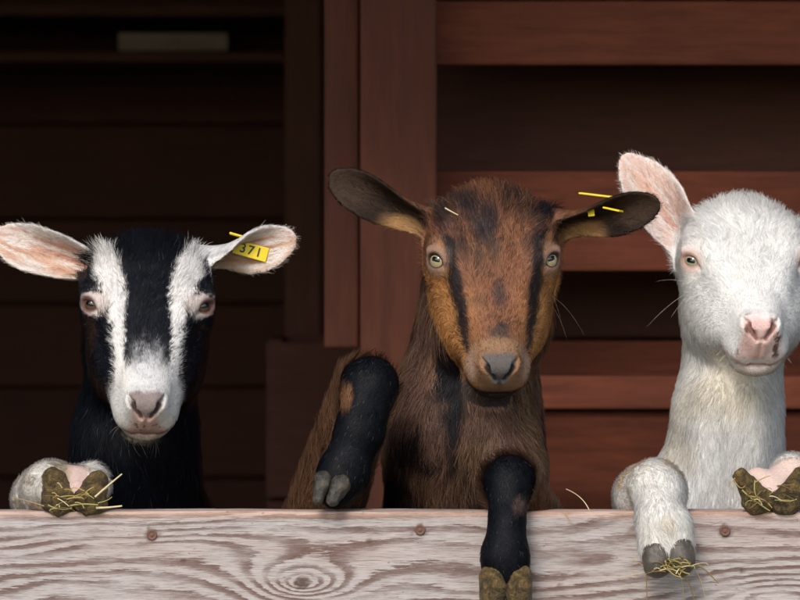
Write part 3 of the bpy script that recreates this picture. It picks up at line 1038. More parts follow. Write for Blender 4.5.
def nostril(q):
    """1 inside the nostril slits"""
    p = q.copy(); p[:, 1] = np.abs(p[:, 1])
    a = np.array([141.3, 12.5, -5.5]); b = np.array([146.0, 4.5, -17.5]); ab = b - a
    t = np.clip((p - a) @ ab / (ab @ ab), 0, 1)
    d = np.linalg.norm(p - a - t[:, None] * ab, axis=1)
    return 1 - sst(2.5 - 1.1 * t, 4.0 - 1.5 * t, d)

def mouth_line(f, ar, u):
    t = np.interp(ar, [0, 14, 29], [-53.5, -53.5, -44])
    return (1 - sst(1.2, 3.2, np.abs(u - t))) * sst(96, 104, f)

def color_brown(G, V, Nn, reg, eyes, hair):
    H = G['head']; q = H.loc(V) * 1000; f, r, u = q[:, 0], q[:, 1], q[:, 2]; ar = np.abs(r)
    n1 = fbm(V, 0.014, 5) - 0.5; n2 = vnoise(V, 0.003, 8) - 0.5; n3 = fbm(V, 0.035, 19) - 0.5
    R = reg.argmin(1); head = R == 0
    j = n1 * 10 + n2 * 8
    c = np.tile(np.array([[0.165, 0.070, 0.036]]), (len(V), 1))
    # neck and trunk: grey brown with dark and tawny locks
    trunk = (R == 3)
    c = mixa(c, (0.19, 0.108, 0.080), trunk * 1.0)
    c = mixa(c, (0.24, 0.145, 0.082), trunk * sst(0.0, 0.16, n3 + 0.02) * 0.8)
    c = mixa(c, (0.018, 0.014, 0.017), trunk * sst(0.02, 0.16, fbm(V * np.array([1.6, 1, 0.6]), 0.045, 51) - 0.52))
    thr = P(452, 385, 0.1)
    for (px, py, rx, rz) in ((452, 392, 12, 34), (452, 350, 10, 22), (410, 440, 17, 22), (395, 480, 16, 30), (405, 505, 22, 20), (430, 455, 14, 9)):
        d = V - P(px, py, 0.14)
        c = mixa(c, (0.014, 0.013, 0.017), trunk * (1 - sst(0.55, 1.15, np.sqrt((d[:, 0] * 1000 / rx) ** 2 + (d[:, 2] * 1000 / rz) ** 2) + n1 * 0.9 + n2 * 0.5)) * 0.92)
    # head: red brown middle, tawny cheeks
    c = mixa(c, (0.245, 0.108, 0.060), head * 1.0)
    bar = np.interp(f, [-10, 20, 50, 80, 105], [48, 43, 37.5, 33, 29.5])
    tawny = np.maximum(sst(-3, 3, ar - bar + j * 0.3) * sst(-5, 12, f), 0.35 * sst(40, 70, f) * sst(12, 26, ar))
    c = mixa(c, (0.50, 0.24, 0.085), head * tawny * 0.92)
    c = mixa(c, (0.17, 0.095, 0.05), head * sst(0.02, 0.2, n1) * 0.5)
    # forehead dark patches
    def blob(cx, cf, rx, rf, col, amt):
        nonlocal c
        d = np.sqrt(((r - cx) / rx) ** 2 + ((f - cf) / rf) ** 2)
        c = mixa(c, col, head * (u > -40) * (1 - sst(0.5, 1.25, d + n1 * 0.9 + n2 * 0.7)) * amt)
    K = (0.020, 0.019, 0.026)
    blob(-46, -56, 17, 22, K, 0.95); blob(50, -48, 15, 32, K, 0.95); blob(-24, -36, 14, 22, K, 0.9); blob(-9, -10, 15, 26, K, 0.9); blob(-42, -30, 12, 18, K, 0.7); blob(-16, 22, 7, 12, K, 0.5)
    blob(20, -48, 15, 12, K, 0.8); blob(-50, -30, 10, 20, K, 0.6); blob(44, -10, 9, 26, K, 0.75); blob(-38, -5, 9, 22, K, 0.55); blob(12, -30, 8, 14, K, 0.4)
    blob(-2, -34, 10, 14, K, 0.5); blob(30, -30, 11, 16, K, 0.6); blob(34, 2, 8, 20, K, 0.45); blob(-30, 12, 8, 20, K, 0.5)
    blob(2, 62, 7, 18, (0.05, 0.04, 0.045), 0.75); blob(2, 108, 10, 13, (0.05, 0.04, 0.04), 0.85); blob(-2, 12, 9, 16, (0.06, 0.05, 0.05), 0.55)
    c = mixa(c, (0.30, 0.20, 0.14), head * (u > 0) * (f < -48) * sst(0.02, 0.15, n3) * 0.5)
    # dark bars from the eyes towards the mouth
    cs = np.interp(f, [-10, 20, 50, 80, 105], [48, 43, 37.5, 33, 29.5]); hw = np.interp(f, [-5, 10, 40, 80, 110], [3, 5, 5.5, 4, 1.0])
    c = mixa(c, (0.016, 0.015, 0.019), head * (1 - sst(hw - 1.5, hw + 2.5, np.abs(ar - cs) + j * 0.3)) * (f > -5) * (f < 108) * (u > -30) * 0.95)
    c = mixa(c, (0.10, 0.058, 0.042), head * sst(-60, -76, u + j * 0.5 - 0.12 * np.maximum(f - 40, 0)) * (1 - sst(80, 92, f)) * 0.9)  # jaw underside: neck brown with the shadow under the jaw painted in
    # pinkish grey about the eyes
    for (ec, ev, eh, eu) in eyes:
        d = V - ec
        dd = np.sqrt((d @ eh / 1.25) ** 2 + (d @ eu) ** 2)
        fr = (d @ ev) > 0.002
        c = mixa(c, (0.29, 0.185, 0.145), (1 - sst(0.011, 0.020, dd + j * 0.0005)) * fr * 0.85)
        c = mixa(c, (0.045, 0.028, 0.024), (1 - sst(0.0070, 0.0105, dd)) * fr)
    # muzzle
    mz = sst(106, 118, f + j * 0.5)
    c = mixa(c, (0.31, 0.18, 0.105), head * mz * np.where(ar < 18, 0.95, 0.6))
    c = mixa(c, (0.42, 0.29, 0.22), head * sst(106, 116, f) * sst(19, 27, ar) * sst(-40, -28, u) * 0.8)
    pad = sst(126, 136, f) * (1 - sst(-3, 3, ar - np.interp(u, [-24, 2], [3.5, 15.5]) + 5 * n1)) * sst(-29, -23, u) * (1 - sst(1, 8, u + 12 * n1))
    c = mixa(c, (0.115, 0.105, 0.105), head * pad * 0.95)
    vv = sst(134, 143, f) * (1 - sst(2, 5, np.abs(ar - np.interp(u, [-20, 0], [4, 13])))) * sst(-26, -20, u)
    c = mixa(c, (0.13, 0.15, 0.175), head * vv * 0.7)
    c = mixa(c, (0.03, 0.024, 0.025), head * sst(-46, -54, u - 0.25 * ar) * sst(84, 100, f) * 0.95)
    c = mixa(c, (0.20, 0.13, 0.10), head * (1 - sst(3, 10, np.abs(u + 40))) * sst(124, 134, f) * (1 - sst(10, 18, ar)) * 0.6)
    c = mixa(c, (0.018, 0.014, 0.014), head * nostril(q) * 0.9)
    c = mixa(c, (0.012, 0.009, 0.009), head * mouth_line(f, ar, u) * 0.8)
    for k, e in enumerate(G['ears']):
        ins, x, b = ear_inside(e, V, Nn); m = R == 1 + k
        c = mixa(c, (0.20, 0.095, 0.055), m * (1 - sst(0.15, 0.5, x)))
        c = mixa(c, (0.020, 0.014, 0.012), m * np.where(ins, 1.0, sst(0.25, 0.55, x)) * 0.95)
        stk = vnoise(np.stack([x * 4.0, b * 7.0, 0 * x + k], 1), 1.0, 95)
        c = mixa(c, (0.06, 0.034, 0.022), m * ins * sst(0.5, 0.85, stk) * 0.6)
        c = mixa(c, (0.055, 0.033, 0.021), m * ins * sst(0.45, 0.7, x) * (1 - sst(0.5, 0.9, np.abs(b))) * 0.6)
        c = mixa(c, (0.36, 0.20, 0.085), m * ins * sst(-0.25, -0.55, b + n1 * 0.4) * sst(0.02, 0.1, x) * (1 - sst(0.32, 0.50, x)) * 0.95)
    for k, nm in enumerate(leg_names(G)):
        m = R == 4 + k
        if nm.startswith('black'):
            c = mixa(c, (0.0045, 0.0055, 0.0090), m * 1.0)
        elif nm.startswith('brown'):
            c = mixa(c, (0.21, 0.11, 0.066), m * 1.0)
            if 'patch' in nm: pass
    for (px, py, rx, rz) in ((346, 392, 7, 16),):
        d = V - P(px, py, 0.05)
        leg = R >= 4
        c = mixa(c, (0.20, 0.10, 0.05), leg * (1 - sst(0.6, 1.2, np.sqrt((d[:, 0] * 1000 / rx) ** 2 + (d[:, 2] * 1000 / rz) ** 2) + n1)) * 0.9)
    d = V - P(519, 500, 0.0)
    c = mixa(c, (0.15, 0.095, 0.08), (R >= 4) * (1 - sst(0.5, 1.2, np.sqrt((d[:, 0] * 1000 / 8) ** 2 + (d[:, 2] * 1000 / 9) ** 2) + n1)) * 0.6)
    return np.clip(c, 0, 1)

def color_white(G, V, Nn, reg, eyes, hair):
    H = G['head']; q = H.loc(V) * 1000; f, r, u = q[:, 0], q[:, 1], q[:, 2]; ar = np.abs(r)
    n1 = fbm(V, 0.014, 5) - 0.5; n2 = vnoise(V, 0.003, 8) - 0.5; n3 = fbm(V, 0.05, 19) - 0.5
    R = reg.argmin(1); head = R == 0
    c = np.tile(np.array([[0.86, 0.855, 0.845]]), (len(V), 1))
    c = mixa(c, (0.80, 0.72, 0.58), sst(0.02, 0.2, n3) * (R == 3) * 0.45)
    # creamy throat under the jaw
    d = V - P(738, 385, 0.14)
    c = mixa(c, (0.76, 0.64, 0.46), (~head | (u < -62)) * (1 - sst(0.3, 1.2, np.sqrt((d[:, 0] / 0.045) ** 2 + (d[:, 2] / 0.05) ** 2))) * 0.5)
    c = mixa(c, (0.50, 0.47, 0.45), head * sst(0.12, 0.26, n1) * (f < -20) * 0.6)
    for (ec, ev, eh, eu) in eyes:
        d = V - ec
        dd = np.sqrt((d @ eh / 1.4) ** 2 + (d @ eu) ** 2)
        fr = (d @ ev) > 0.004
        c = mixa(c, (0.74, 0.56, 0.50), (1 - sst(0.010, 0.017, dd)) * fr * 0.8)
        c = mixa(c, (0.48, 0.28, 0.23), (1 - sst(0.007, 0.0105, dd)) * fr * 0.9)
    pad = sst(125, 136, f) * (1 - sst(15, 23, ar + 0.12 * (u + 20) + 10 * n1)) * sst(-54, -36, u + 14 * n1) * (1 - sst(0, 9, u + 12 * n1))
    c = mixa(c, (0.74, 0.45, 0.41), head * pad * (0.8 + 0.5 * n1))
    spk = sst(0.57, 0.68, fbm(V, 0.008, 70)) * sst(122, 132, f) * sst(6, 12, ar) * (1 - sst(19, 24, ar)) * sst(-46, -40, u) * (1 - sst(0, 6, u))
    c = mixa(c, (0.10, 0.062, 0.05), head * spk * 0.92)
    c = mixa(c, (0.20, 0.09, 0.075), head * nostril(q) * 0.9)
    c = mixa(c, (0.60, 0.30, 0.24), head * mouth_line(f, ar, u) * 0.8)
    c = mixa(c, (0.62, 0.40, 0.32), head * (1 - sst(1, 6, np.abs(u + 62))) * sst(110, 120, f) * 0.5)
    for k, e in enumerate(G['ears']):
        ins, x, b = ear_inside(e, V, Nn); m = R == 1 + k
        c = mixa(c, (0.84, 0.76, 0.73), m * 1.0)
        pink = ins * (1 - sst(0.72, 1.0, np.abs(b) + n2 * 0.2))
        c = mixa(c, (0.80, 0.57, 0.50), m * pink * 0.9)
        stk = vnoise(np.stack([x * 4.0, b * 7.0, 0 * x + k], 1), 1.0, 93)
        c = mixa(c, (0.86, 0.80, 0.77), m * ins * sst(0.5, 0.85, stk) * 0.7)
        c = mixa(c, (0.62, 0.33, 0.27), m * ins * sst(0.5, 0.2, stk) * (1 - sst(0.25, 0.6, np.abs(b))) * (1 - sst(0.35, 0.6, x)) * 0.6)
        c = mixa(c, (0.70, 0.40, 0.27), m * ins * (1 - sst(0.1, 0.35, np.sqrt((b + 0.1) ** 2 + (x - 0.62) ** 2))) * 0.5)
    for k, nm in enumerate(leg_names(G)):
        m = R == 4 + k
        c = mixa(c, (0.82, 0.80, 0.765), m * 1.0)
        if nm.endswith('skin'): c = mixa(c, (0.70, 0.50, 0.43), m * 0.8)
        if 'knee' in nm: c = mixa(c, (0.62, 0.46, 0.28), m * sst(-0.08, 0.10, n1) * (V[:, 2] > ZT + 0.018) * 0.8)
        if 'dirty' in nm: c = mixa(c, (0.50, 0.38, 0.23), m * sst(0.06, 0.22, n1 + n2 * 0.2) * 0.4)
    return np.clip(c, 0, 1)

# ---- fur
def grow_fur(G, V, F, Nn, root, eyes):
    rng = np.random.default_rng(G['seed'])
    H = G['head']
    tri = np.concatenate([F[:, [0, 1, 2]], F[:, [0, 2, 3]]])
    a, b, c = V[tri[:, 0]], V[tri[:, 1]], V[tri[:, 2]]
    cr_ = np.cross(b - a, c - a); area = 0.5 * np.linalg.norm(cr_, axis=1)
    cen = (a + b + c) / 3
    dens = np.full(len(tri), 0.55)                              # roots per mm2
    vis = (cen[:, 2] > ZT - 0.13) & (cen[:, 1] < 0.42)
    back = cen[:, 1] > H.O[1] + 0.10
    dens[back] = 0.25
    dens[~vis] = 0.0
    w = area * dens * 1e6
    n = int(w.sum())
    ti = rng.choice(len(tri), n, p=w / w.sum())
    u1 = np.sqrt(rng.random(n)); u2 = rng.random(n)
    A, B, C_ = 1 - u1, u1 * (1 - u2), u1 * u2
    T = tri[ti]
    root_p = A[:, None] * V[T[:, 0]] + B[:, None] * V[T[:, 1]] + C_[:, None] * V[T[:, 2]]
    nor = A[:, None] * Nn[T[:, 0]] + B[:, None] * Nn[T[:, 1]] + C_[:, None] * Nn[T[:, 2]]
    nor /= np.linalg.norm(nor, axis=1)[:, None]
    reg = regions(G, root_p); R = reg.argmin(1)
    q = H.loc(root_p) * 1000; f, r, u = q[:, 0], q[:, 1], q[:, 2]; ar = np.abs(r)
    head = R == 0
    length = np.full(n, 0.018); lift = np.full(n, 0.42); wid = np.full(n, 0.00016)
    flow = np.tile(np.array([0.0, 0.05, -1.0]), (n, 1))
    # head: hair lies from the nose back over the forehead and down the cheeks
    hf = -H.F[None, :] * 1.0 + H.R[None, :] * (np.sign(r) * sst(10, 40, ar) * 0.35)[:, None]
    down = sst(0, -45, u)
    hf = hf * (1 - 0.7 * down)[:, None] + np.array([0, 0.35, -1.0])[None, :] * down[:, None]
    flow[head] = hf[head]
    hl = np.interp(f, [-70, -45, -10, 40, 90, 120, 150], [0.020, 0.016, 0.0090, 0.0075, 0.0065, 0.0045, 0.003])
    hl = hl * (1 + 0.25 * sst(-55, -95, u) * (f < 60))
    length[head] = hl[head]; lift[head] = 0.30
    poll = head & (f < -38) & (u > -10)
    lift[poll] = 0.68
    wid[head] = 0.00014
    # bare places
    bare = head & (f > 130) & (ar < 16 + 5 * (rng.random(n) - 0.5)) & (u > -46) & (u < 4 + 6 * (rng.random(n) - 0.5))
    length[bare] = 0.0008
    for (ec, ev, eh, eu) in eyes:
        d = root_p - ec
        dd = np.sqrt((d @ eh / 1.2) ** 2 + (d @ eu) ** 2); fr = (d @ ev) > 0
        kk = np.where(fr, sst(0.0090, 0.020, dd), 1.0)
        length = length * (0.06 + 0.94 * kk)
        # hair flows away round the eye
        away = d / np.maximum(np.linalg.norm(d, axis=1), 1e-6)[:, None]
        m = fr & (dd < 0.024) & head
        flow[m] = flow[m] * 0.6 + away[m] * 0.6
    for k, e in enumerate(G['ears']):
        ins, x, bb = ear_inside(e, root_p, nor); m = R == 1 + k
        flow[m] = e.A[None, :] * 1.0 + e.S[None, :] * (bb[m] * 0.35)[:, None]
        length[m] = np.where(ins[m], 0.006 + 0.009 * rng.random(m.sum()) ** 2 * (x[m] < 0.75), 0.0055)
        lift[m] = 0.25
        wid[m] = 0.00011
        drop = m & ins & (rng.random(n) < G.get('ear_bare', 0.55))
        length[drop] = 0.0005
        edge = m & (np.abs(bb) > 0.9)
        length[edge] = 0.006
    segs = [p for p in G['body'] if p.name]
    for k, (p, sd) in enumerate(zip(segs, G['seg_dir'])):
        m = R == 4 + k
        flow[m] = sd
        length[m] = 0.0065 if 'black' in p.name else 0.009
        if 'brown' in p.name: length[m] = 0.022
        if 'skin' in p.name: length[m] = 0.002
        lift[m] = 0.24 if 'black' in p.name else 0.42
    tr = R == 3
    length[tr] *= G.get('neck_len', 1.0)
    fl_n = np.stack([fbm(root_p, 0.020, 101), fbm(root_p, 0.020, 202), fbm(root_p, 0.020, 303)], 1) - 0.5
    cl_n = np.stack([vnoise(root_p, 0.0055, 111), vnoise(root_p, 0.0055, 212), vnoise(root_p, 0.0055, 313)], 1) - 0.5
    flow = flow / np.linalg.norm(flow, axis=1)[:, None]
    flow = flow + fl_n * 1.3 + cl_n * 0.75 + rng.normal(0, 0.14, (n, 3))
    flow -= nor * np.sum(flow * nor, 1)[:, None]
    flow /= np.maximum(np.linalg.norm(flow, axis=1), 1e-6)[:, None]
    length *= rng.uniform(0.6, 1.25, n)
    keep = length > 0.0012
    idx = np.nonzero(keep)[0]
    root_p, nor, flow, length, lift, wid, R = root_p[idx], nor[idx], flow[idx], length[idx], lift[idx], wid[idx], R[idx]
    n = len(idx)
    # colour: take it from a jittered spot so that markings have a hairy edge
    spot = root_p - flow * (length * rng.uniform(0.0, 0.6, n) * np.where(R == 3, 0.1, 1.0))[:, None]
    col = G['color'](G, spot, nor, regions(G, spot), eyes, True)
    col = col * np.clip(rng.normal(0.97, 0.20, n), 0.45, 1.4)[:, None]
    lock = vnoise(root_p * np.array([1.0, 1.0, 0.4]), 0.0045, 404) * 0.6 + vnoise(root_p * np.array([1.0, 1.0, 0.4]), 0.012, 405) * 0.4
    amp = G.get('locks', 0.9)
    col = col * (1 - amp * 0.5 + amp * lock)[:, None]
    col = G['hair_var'](col, rng, R)
    col = np.clip(col, 0.003, 0.9)
    K = 5
    s = np.linspace(0, 1, K)
    pts = np.zeros((n, K, 3), np.float32)
    lft = lift * rng.uniform(0.6, 1.35, n)
    side = np.cross(nor, flow); sw = rng.normal(0, 0.10, n)
    for i, t in enumerate(s):
        pts[:, i] = root_p + flow * (length * t * (1 - 0.12 * lft * t))[:, None] + nor * (length * lft * (t - 0.45 * t * t) - 0.0004)[:, None] + side * (length * sw * t * t)[:, None]
    rad = wid[:, None] * np.array([1.0, 1.0, 0.85, 0.6, 0.18])[None, :] * rng.uniform(0.8, 1.3, n)[:, None]
    make_curves('fur', pts, rad, col, nor, M[G.get('fur_mat', 'fur')], root)
    print('  fur', n, round(time.time() - T0, 1))
    # whiskers on muzzle and chin, long hairs on the cheeks
    wl = G.get('whiskers', [])
    if wl:
        W = []; 
        for (p, dirn, L, droop) in wl:
            t = np.linspace(0, 1, 8)
            p = np.asarray(p); d = unit(dirn)
            W.append(p + np.outer(t * L, d) + np.outer(t ** 2 * droop, (0, 0, -1)) + np.outer(np.sin(t * 3) * L * 0.05, (0.5, 0.3, 1)))
        W = np.array(W, np.float32)
        rad = np.tile(np.array([1, 1, 1, .9, .8, .7, .5, .2]) * 0.00009, (len(W), 1))
        make_curves('whiskers', W, rad, np.tile(np.array(G['whisker_col']), (len(W), 1)), np.tile(np.array([0, -1.0, 0.3]), (len(W), 1)), M['fur'], root)

def make_curves(name, pts, rad, col, nor, mat, parent):
    n, K, _ = pts.shape
    hc = bpy.data.hair_curves.new(name)
    hc.add_curves([K] * n)
    hc.attributes['position'].data.foreach_set('vector', pts.astype(np.float32).ravel())
    ra = hc.attributes.get('radius') or hc.attributes.new('radius', 'FLOAT', 'POINT')
    ra.data.foreach_set('value', rad.astype(np.float32).ravel())
    ca = hc.attributes.new('hair_color', 'FLOAT_COLOR', 'CURVE')
    ca.data.foreach_set('color', np.concatenate([col, np.ones((n, 1))], 1).astype(np.float32).ravel())
    na = hc.attributes.new('hair_normal', 'FLOAT_VECTOR', 'CURVE')
    na.data.foreach_set('vector', nor.astype(np.float32).ravel())
    hc.materials.append(mat)
    o = bpy.data.objects.new(name, hc); COL.objects.link(o)
    o.parent = parent; o.location = -parent_world(parent)
    return o

def trunk(x, yc, zc, px, hind_y):
    """chest, barrel, haunches and hind legs of a goat standing up against the fence"""
    pr = []
    ch = np.array([x, yc, zc]); pe = np.array([px, hind_y - 0.05, 0.66])
    mid = (ch + pe) / 2 + np.array([0, 0, -0.02])
    pr.append(ell(ch, (0.115, 0.13, 0.16), None, 0.05))
    pr.append(cone(ch + (0, 0.03, -0.02), mid, 0.125, 0.155, 0.08))
    pr.append(cone(mid, pe, 0.155, 0.125, 0.08))
    for s in (-1, 1):
        hip = pe + np.array([s * 0.055, 0.0, 0.02]); st = np.array([px + s * 0.095, hind_y - 0.13, 0.47]); hk = np.array([px + s * 0.09, hind_y + 0.06, 0.30]); ft = np.array([px + s * 0.09, hind_y + 0.01, 0.075])
        pr.append(cone(hip, st, 0.10, 0.058, 0.05)); pr.append(cone(st, hk, 0.052, 0.026, 0.03)); pr.append(cone(hk, ft, 0.024, 0.019, 0.02))
        pr.append(cone(ft, ft + np.array([0, -0.02, -0.035]), 0.021, 0.024, 0.015))
    pr.append(cone(pe + (0, 0.10, 0.05), pe + (0, 0.17, 0.10), 0.03, 0.014, 0.03))
    return pr

def sdf_part(name, prims, h, mat, parent, rough=0.007):
    lo = np.min([p.lo for p in prims if p.mode == 'u'], 0) - 3 * h; hi = np.max([p.hi for p in prims if p.mode == 'u'], 0) + 3 * h
    ax = [np.arange(lo[i], hi[i] + h, h) for i in range(3)]
    V, F = surface_nets(field(prims, *ax), *ax)
    V = V + normals_of(V, F) * (rough * (fbm(V, 0.009, 7, 4) - 0.5))[:, None]
    c = V.mean(0)
    me = mesh_np(name, V - c, F, True)
    o = bpy.data.objects.new(name, me); COL.objects.link(o); me.materials.append(mat)
    o.parent = parent; o.location = Vector(c) - parent_world(parent)
    return o

def plane_cut(pt, nrm, big=0.2, k=0.003):
    """removes what lies on the side the normal points to"""
    pt = np.asarray(pt); nrm = unit(nrm)
    return Prim(lambda Q: -((Q - pt) @ nrm), pt - big, pt + big, k, 's')

def hind_hooves(root, px, hind_y):
    for s in (-1, 1):
        x = px + s * 0.09
        for t in (-1, 1):
            c = np.array([x + t * 0.013, hind_y - 0.02, 0.02])
            sdf_part('hoof', [cone(c + (0, 0.008, 0.022), c + (t * 0.003, -0.022, -0.002), 0.0145, 0.012, 0.01), plane_cut((0, 0, 0.001) + c * (1, 1, 0), (0, 0, -1))], 0.003, M['dark_horn'], root)

def seg(pts, rads, names, k=0.02):
    """chain of leg segments; returns prims and hair directions"""
    pr = []; dr = []
    for i in range(len(pts) - 1):
        pr.append(cone(pts[i], pts[i + 1], rads[i], rads[i + 1], k, 'u', names[i]))
        dr.append(unit(np.asarray(pts[i + 1]) - np.asarray(pts[i])))
    return pr, dr

def collect(*chains):
    pr = []; dr = []
    for p, d in chains: pr += p; dr += d
    return pr, dr

# ----- black goat (left)
def hair_black(col, rng, R):
    n = len(col)
    g = rng.random(n) < 0.012
    dark = col.mean(1) < 0.1
    col[g & dark] = np.array([0.08, 0.085, 0.10])
    return col
Hb = Head(P(147.5, 302, 0.13), 41, 4.0, 1.2, 1.04)
legs, dirs = collect(
    seg([P(78, 590, 0.24), P(46, 500, 0.085), P(52, 487, 0.045)], [0.036, 0.030, 0.026], ['white forearm', 'white pastern'], 0.02),
    seg([P(48, 494, 0.045), P(48, 488, 0.030)], [0.026, 0.025], ['white fetlock'], 0.012),
    seg([P(75, 482, 0.030), P(78, 492, 0.012)], [0.016, 0.013], ['white skin'], 0.012),
    seg([P(92, 480, 0.050), P(98, 488, 0.020)], [0.018, 0.013], ['white toe'], 0.012),
    seg([P(200, 610, 0.30), P(190, 640, 0.10), P(188, 760, 0.09)], [0.05, 0.033, 0.024], ['black forearm', 'black cannon']))
Gb = dict(name='goat', label='black goat with white facial stripes and pink ears, yellow ear tag, at the left', base=(P(140, 500, 0.5)[0], 0.75), head=Hb, seed=1,
          color=color_black, hair_var=hair_black, fur_mat='fur', eye_mat='eye_black', lid=0.0012, eye_w=0.0100, eye_h=0.0052, cheek=0.95, neck_len=0.9, gaze=(0, -0.25, 0.08), ear_bare=0.6,
          ears=[Ear(P(92, 268, 0.178), P(-8, 234, 0.20), (0.15, -1.0, -0.15), 0.0255, 0.024, 0.006, -15, 0.5),
                Ear(P(190, 262, 0.178), P(298, 236, 0.17), (-0.1, -0.95, -0.25), 0.025, 0.022, 0.008, 80, 0.3)],
          body=[cone(Hb.w(-32, 0, -50), P(135, 440, 0.19), 0.056, 0.054, 0.03), cone(P(135, 440, 0.19), P(140, 560, 0.25), 0.054, 0.085, 0.04)]
               + trunk(P(143, 500, 0.33)[0], 0.31, ZT - 0.16, P(143, 500, 0.33)[0] + 0.02, 0.95) + legs, seg_dir=dirs)
def muzzle_whiskers(H, n, rng, L=(0.012, 0.032), chin=True):
    W = []
    for k in range(n):
        a = rng.uniform(-1, 1)
        f = rng.uniform(88, 124); r = a * 27; u = -66 + 13 * abs(a) + rng.uniform(-4, 6)
        p = H.w(f, r, u)
        d = H.R * a * 1.0 + np.array([0, -0.3, -0.6]) + rng.normal(0, 0.25, 3)
        W.append((p, d, rng.uniform(*L), rng.uniform(0, 0.008)))
    return W
Gb['whiskers'] = muzzle_whiskers(Hb, 16, np.random.default_rng(5), (0.006, 0.014))
Gb['whisker_col'] = (0.30, 0.29, 0.27)

# ----- brown goat (middle)
def hair_brown(col, rng, R):
    n = len(col)
    lum = col.mean(1)
    m = (lum > 0.06)
    k = rng.random(n)
    col[m & (k < 0.22)] *= 0.30
    col[m & (k > 0.88)] = col[m & (k > 0.88)] * 1.25 + np.array([0.035, 0.028, 0.018])
    g = (lum < 0.06) & (k > 0.985)
    col[g] = np.array([0.12, 0.11, 0.10])
    return col
Hn = Head(P(493, 257, 0.13), 46, 2.5, -0.3, 1.04)
legs, dirs = collect(
    seg([P(296, 600, 0.20), P(362, 392, 0.058)], [0.042, 0.027], ['brown forearm'], 0.02),
    seg([P(371, 384, 0.040), P(360, 430, 0.020), P(343, 474, 0.012), P(336, 488, 0.006)], [0.0275, 0.0215, 0.0225, 0.020], ['black knee', 'black cannon', 'black pastern'], 0.016),
    seg([P(560, 600, 0.20), P(512, 485, 0.015)], [0.045, 0.026], ['brown forearm'], 0.02),
    seg([P(509, 480, -0.004), P(507, 522, -0.028), P(505, 555, -0.034), P(506, 573, -0.034)], [0.0240, 0.0155, 0.0210, 0.0220], ['black knee', 'black cannon', 'black pastern'], 0.014))
Gn = dict(name='goat', label='brown goat with black forehead patches and dark legs, in the middle', base=(P(470, 500, 0.5)[0], 0.75), head=Hn, seed=2,
          color=color_brown, hair_var=hair_brown, fur_mat='fur', eye_mat='eye_brown', lid=0.0012, eye_w=0.0100, eye_h=0.0067, cheek=1.0, neck_len=1.25, gaze=(-0.06, -0.25, 0.10), ear_bare=0.75,
          ears=[Ear(P(436, 226, 0.175), P(329, 175, 0.185), (0.15, -1.0, -0.25), 0.023, 0.022, 0.008, 30),
                Ear(P(552, 226, 0.170), P(662, 201, 0.12), (-0.25, -0.9, -0.45), 0.022, 0.022, 0.006, 25)],
          body=[cone(Hn.w(-32, 0, -52), P(462, 430, 0.19), 0.060, 0.066, 0.03), cone(P(462, 430, 0.19), P(466, 560, 0.24), 0.066, 0.092, 0.05),
                ell(P(508, 478, 0.15), (0.032, 0.05, 0.06), None, 0.03)]
               + trunk(P(466, 500, 0.32)[0], 0.31, ZT - 0.17, P(466, 500, 0.32)[0] + 0.02, 0.95) + legs, seg_dir=dirs)
Gn['whiskers'] = muzzle_whiskers(Hn, 18, np.random.default_rng(6), (0.006, 0.014)) + [(Hn.w(22, 55, -30), (0.7, -0.1, -0.6), 0.05, 0.012), (Hn.w(26, 54, -34), (0.5, -0.1, -0.8), 0.04, 0.01), (Hn.w(18, 55, -26), (0.4, -0.2, -0.9), 0.035, 0.006)]
Gn['whisker_col'] = (0.30, 0.22, 0.15)

# ----- white goat (right)
def hair_white(col, rng, R):
    return col * 1.0
Hw = Head(P(745.5, 257, 0.20), 25, 2.0, 0.0, 1.05)
legs, dirs = collect(
    seg([P(650, 600, 0.24), P(645, 497, 0.055), P(655, 488, 0.022)], [0.045, 0.028, 0.029], ['white forearm', 'white knee'], 0.018),
    seg([P(660, 494, 0.004), P(661, 520, -0.028), P(666, 546, -0.034)], [0.026, 0.0225, 0.0235], ['white cannon', 'white pastern dirty'], 0.012),
    seg([P(655, 525, -0.036), P(653, 548, -0.040)], [0.014, 0.013], ['white toe'], 0.008),
    seg([P(676, 523, -0.036), P(680, 545, -0.040)], [0.014, 0.013], ['white toe'], 0.008),
    seg([P(840, 600, 0.24), P(800, 486, 0.085), P(792, 477, 0.055)], [0.04, 0.027, 0.024], ['white forearm', 'white pastern dirty'], 0.016),
    seg([P(757, 480, 0.030), P(771, 494, 0.020)], [0.013, 0.016], ['white skin'], 0.014),
    seg([P(792, 478, 0.040), P(771, 494, 0.020)], [0.018, 0.016], ['white toe skin'], 0.014))
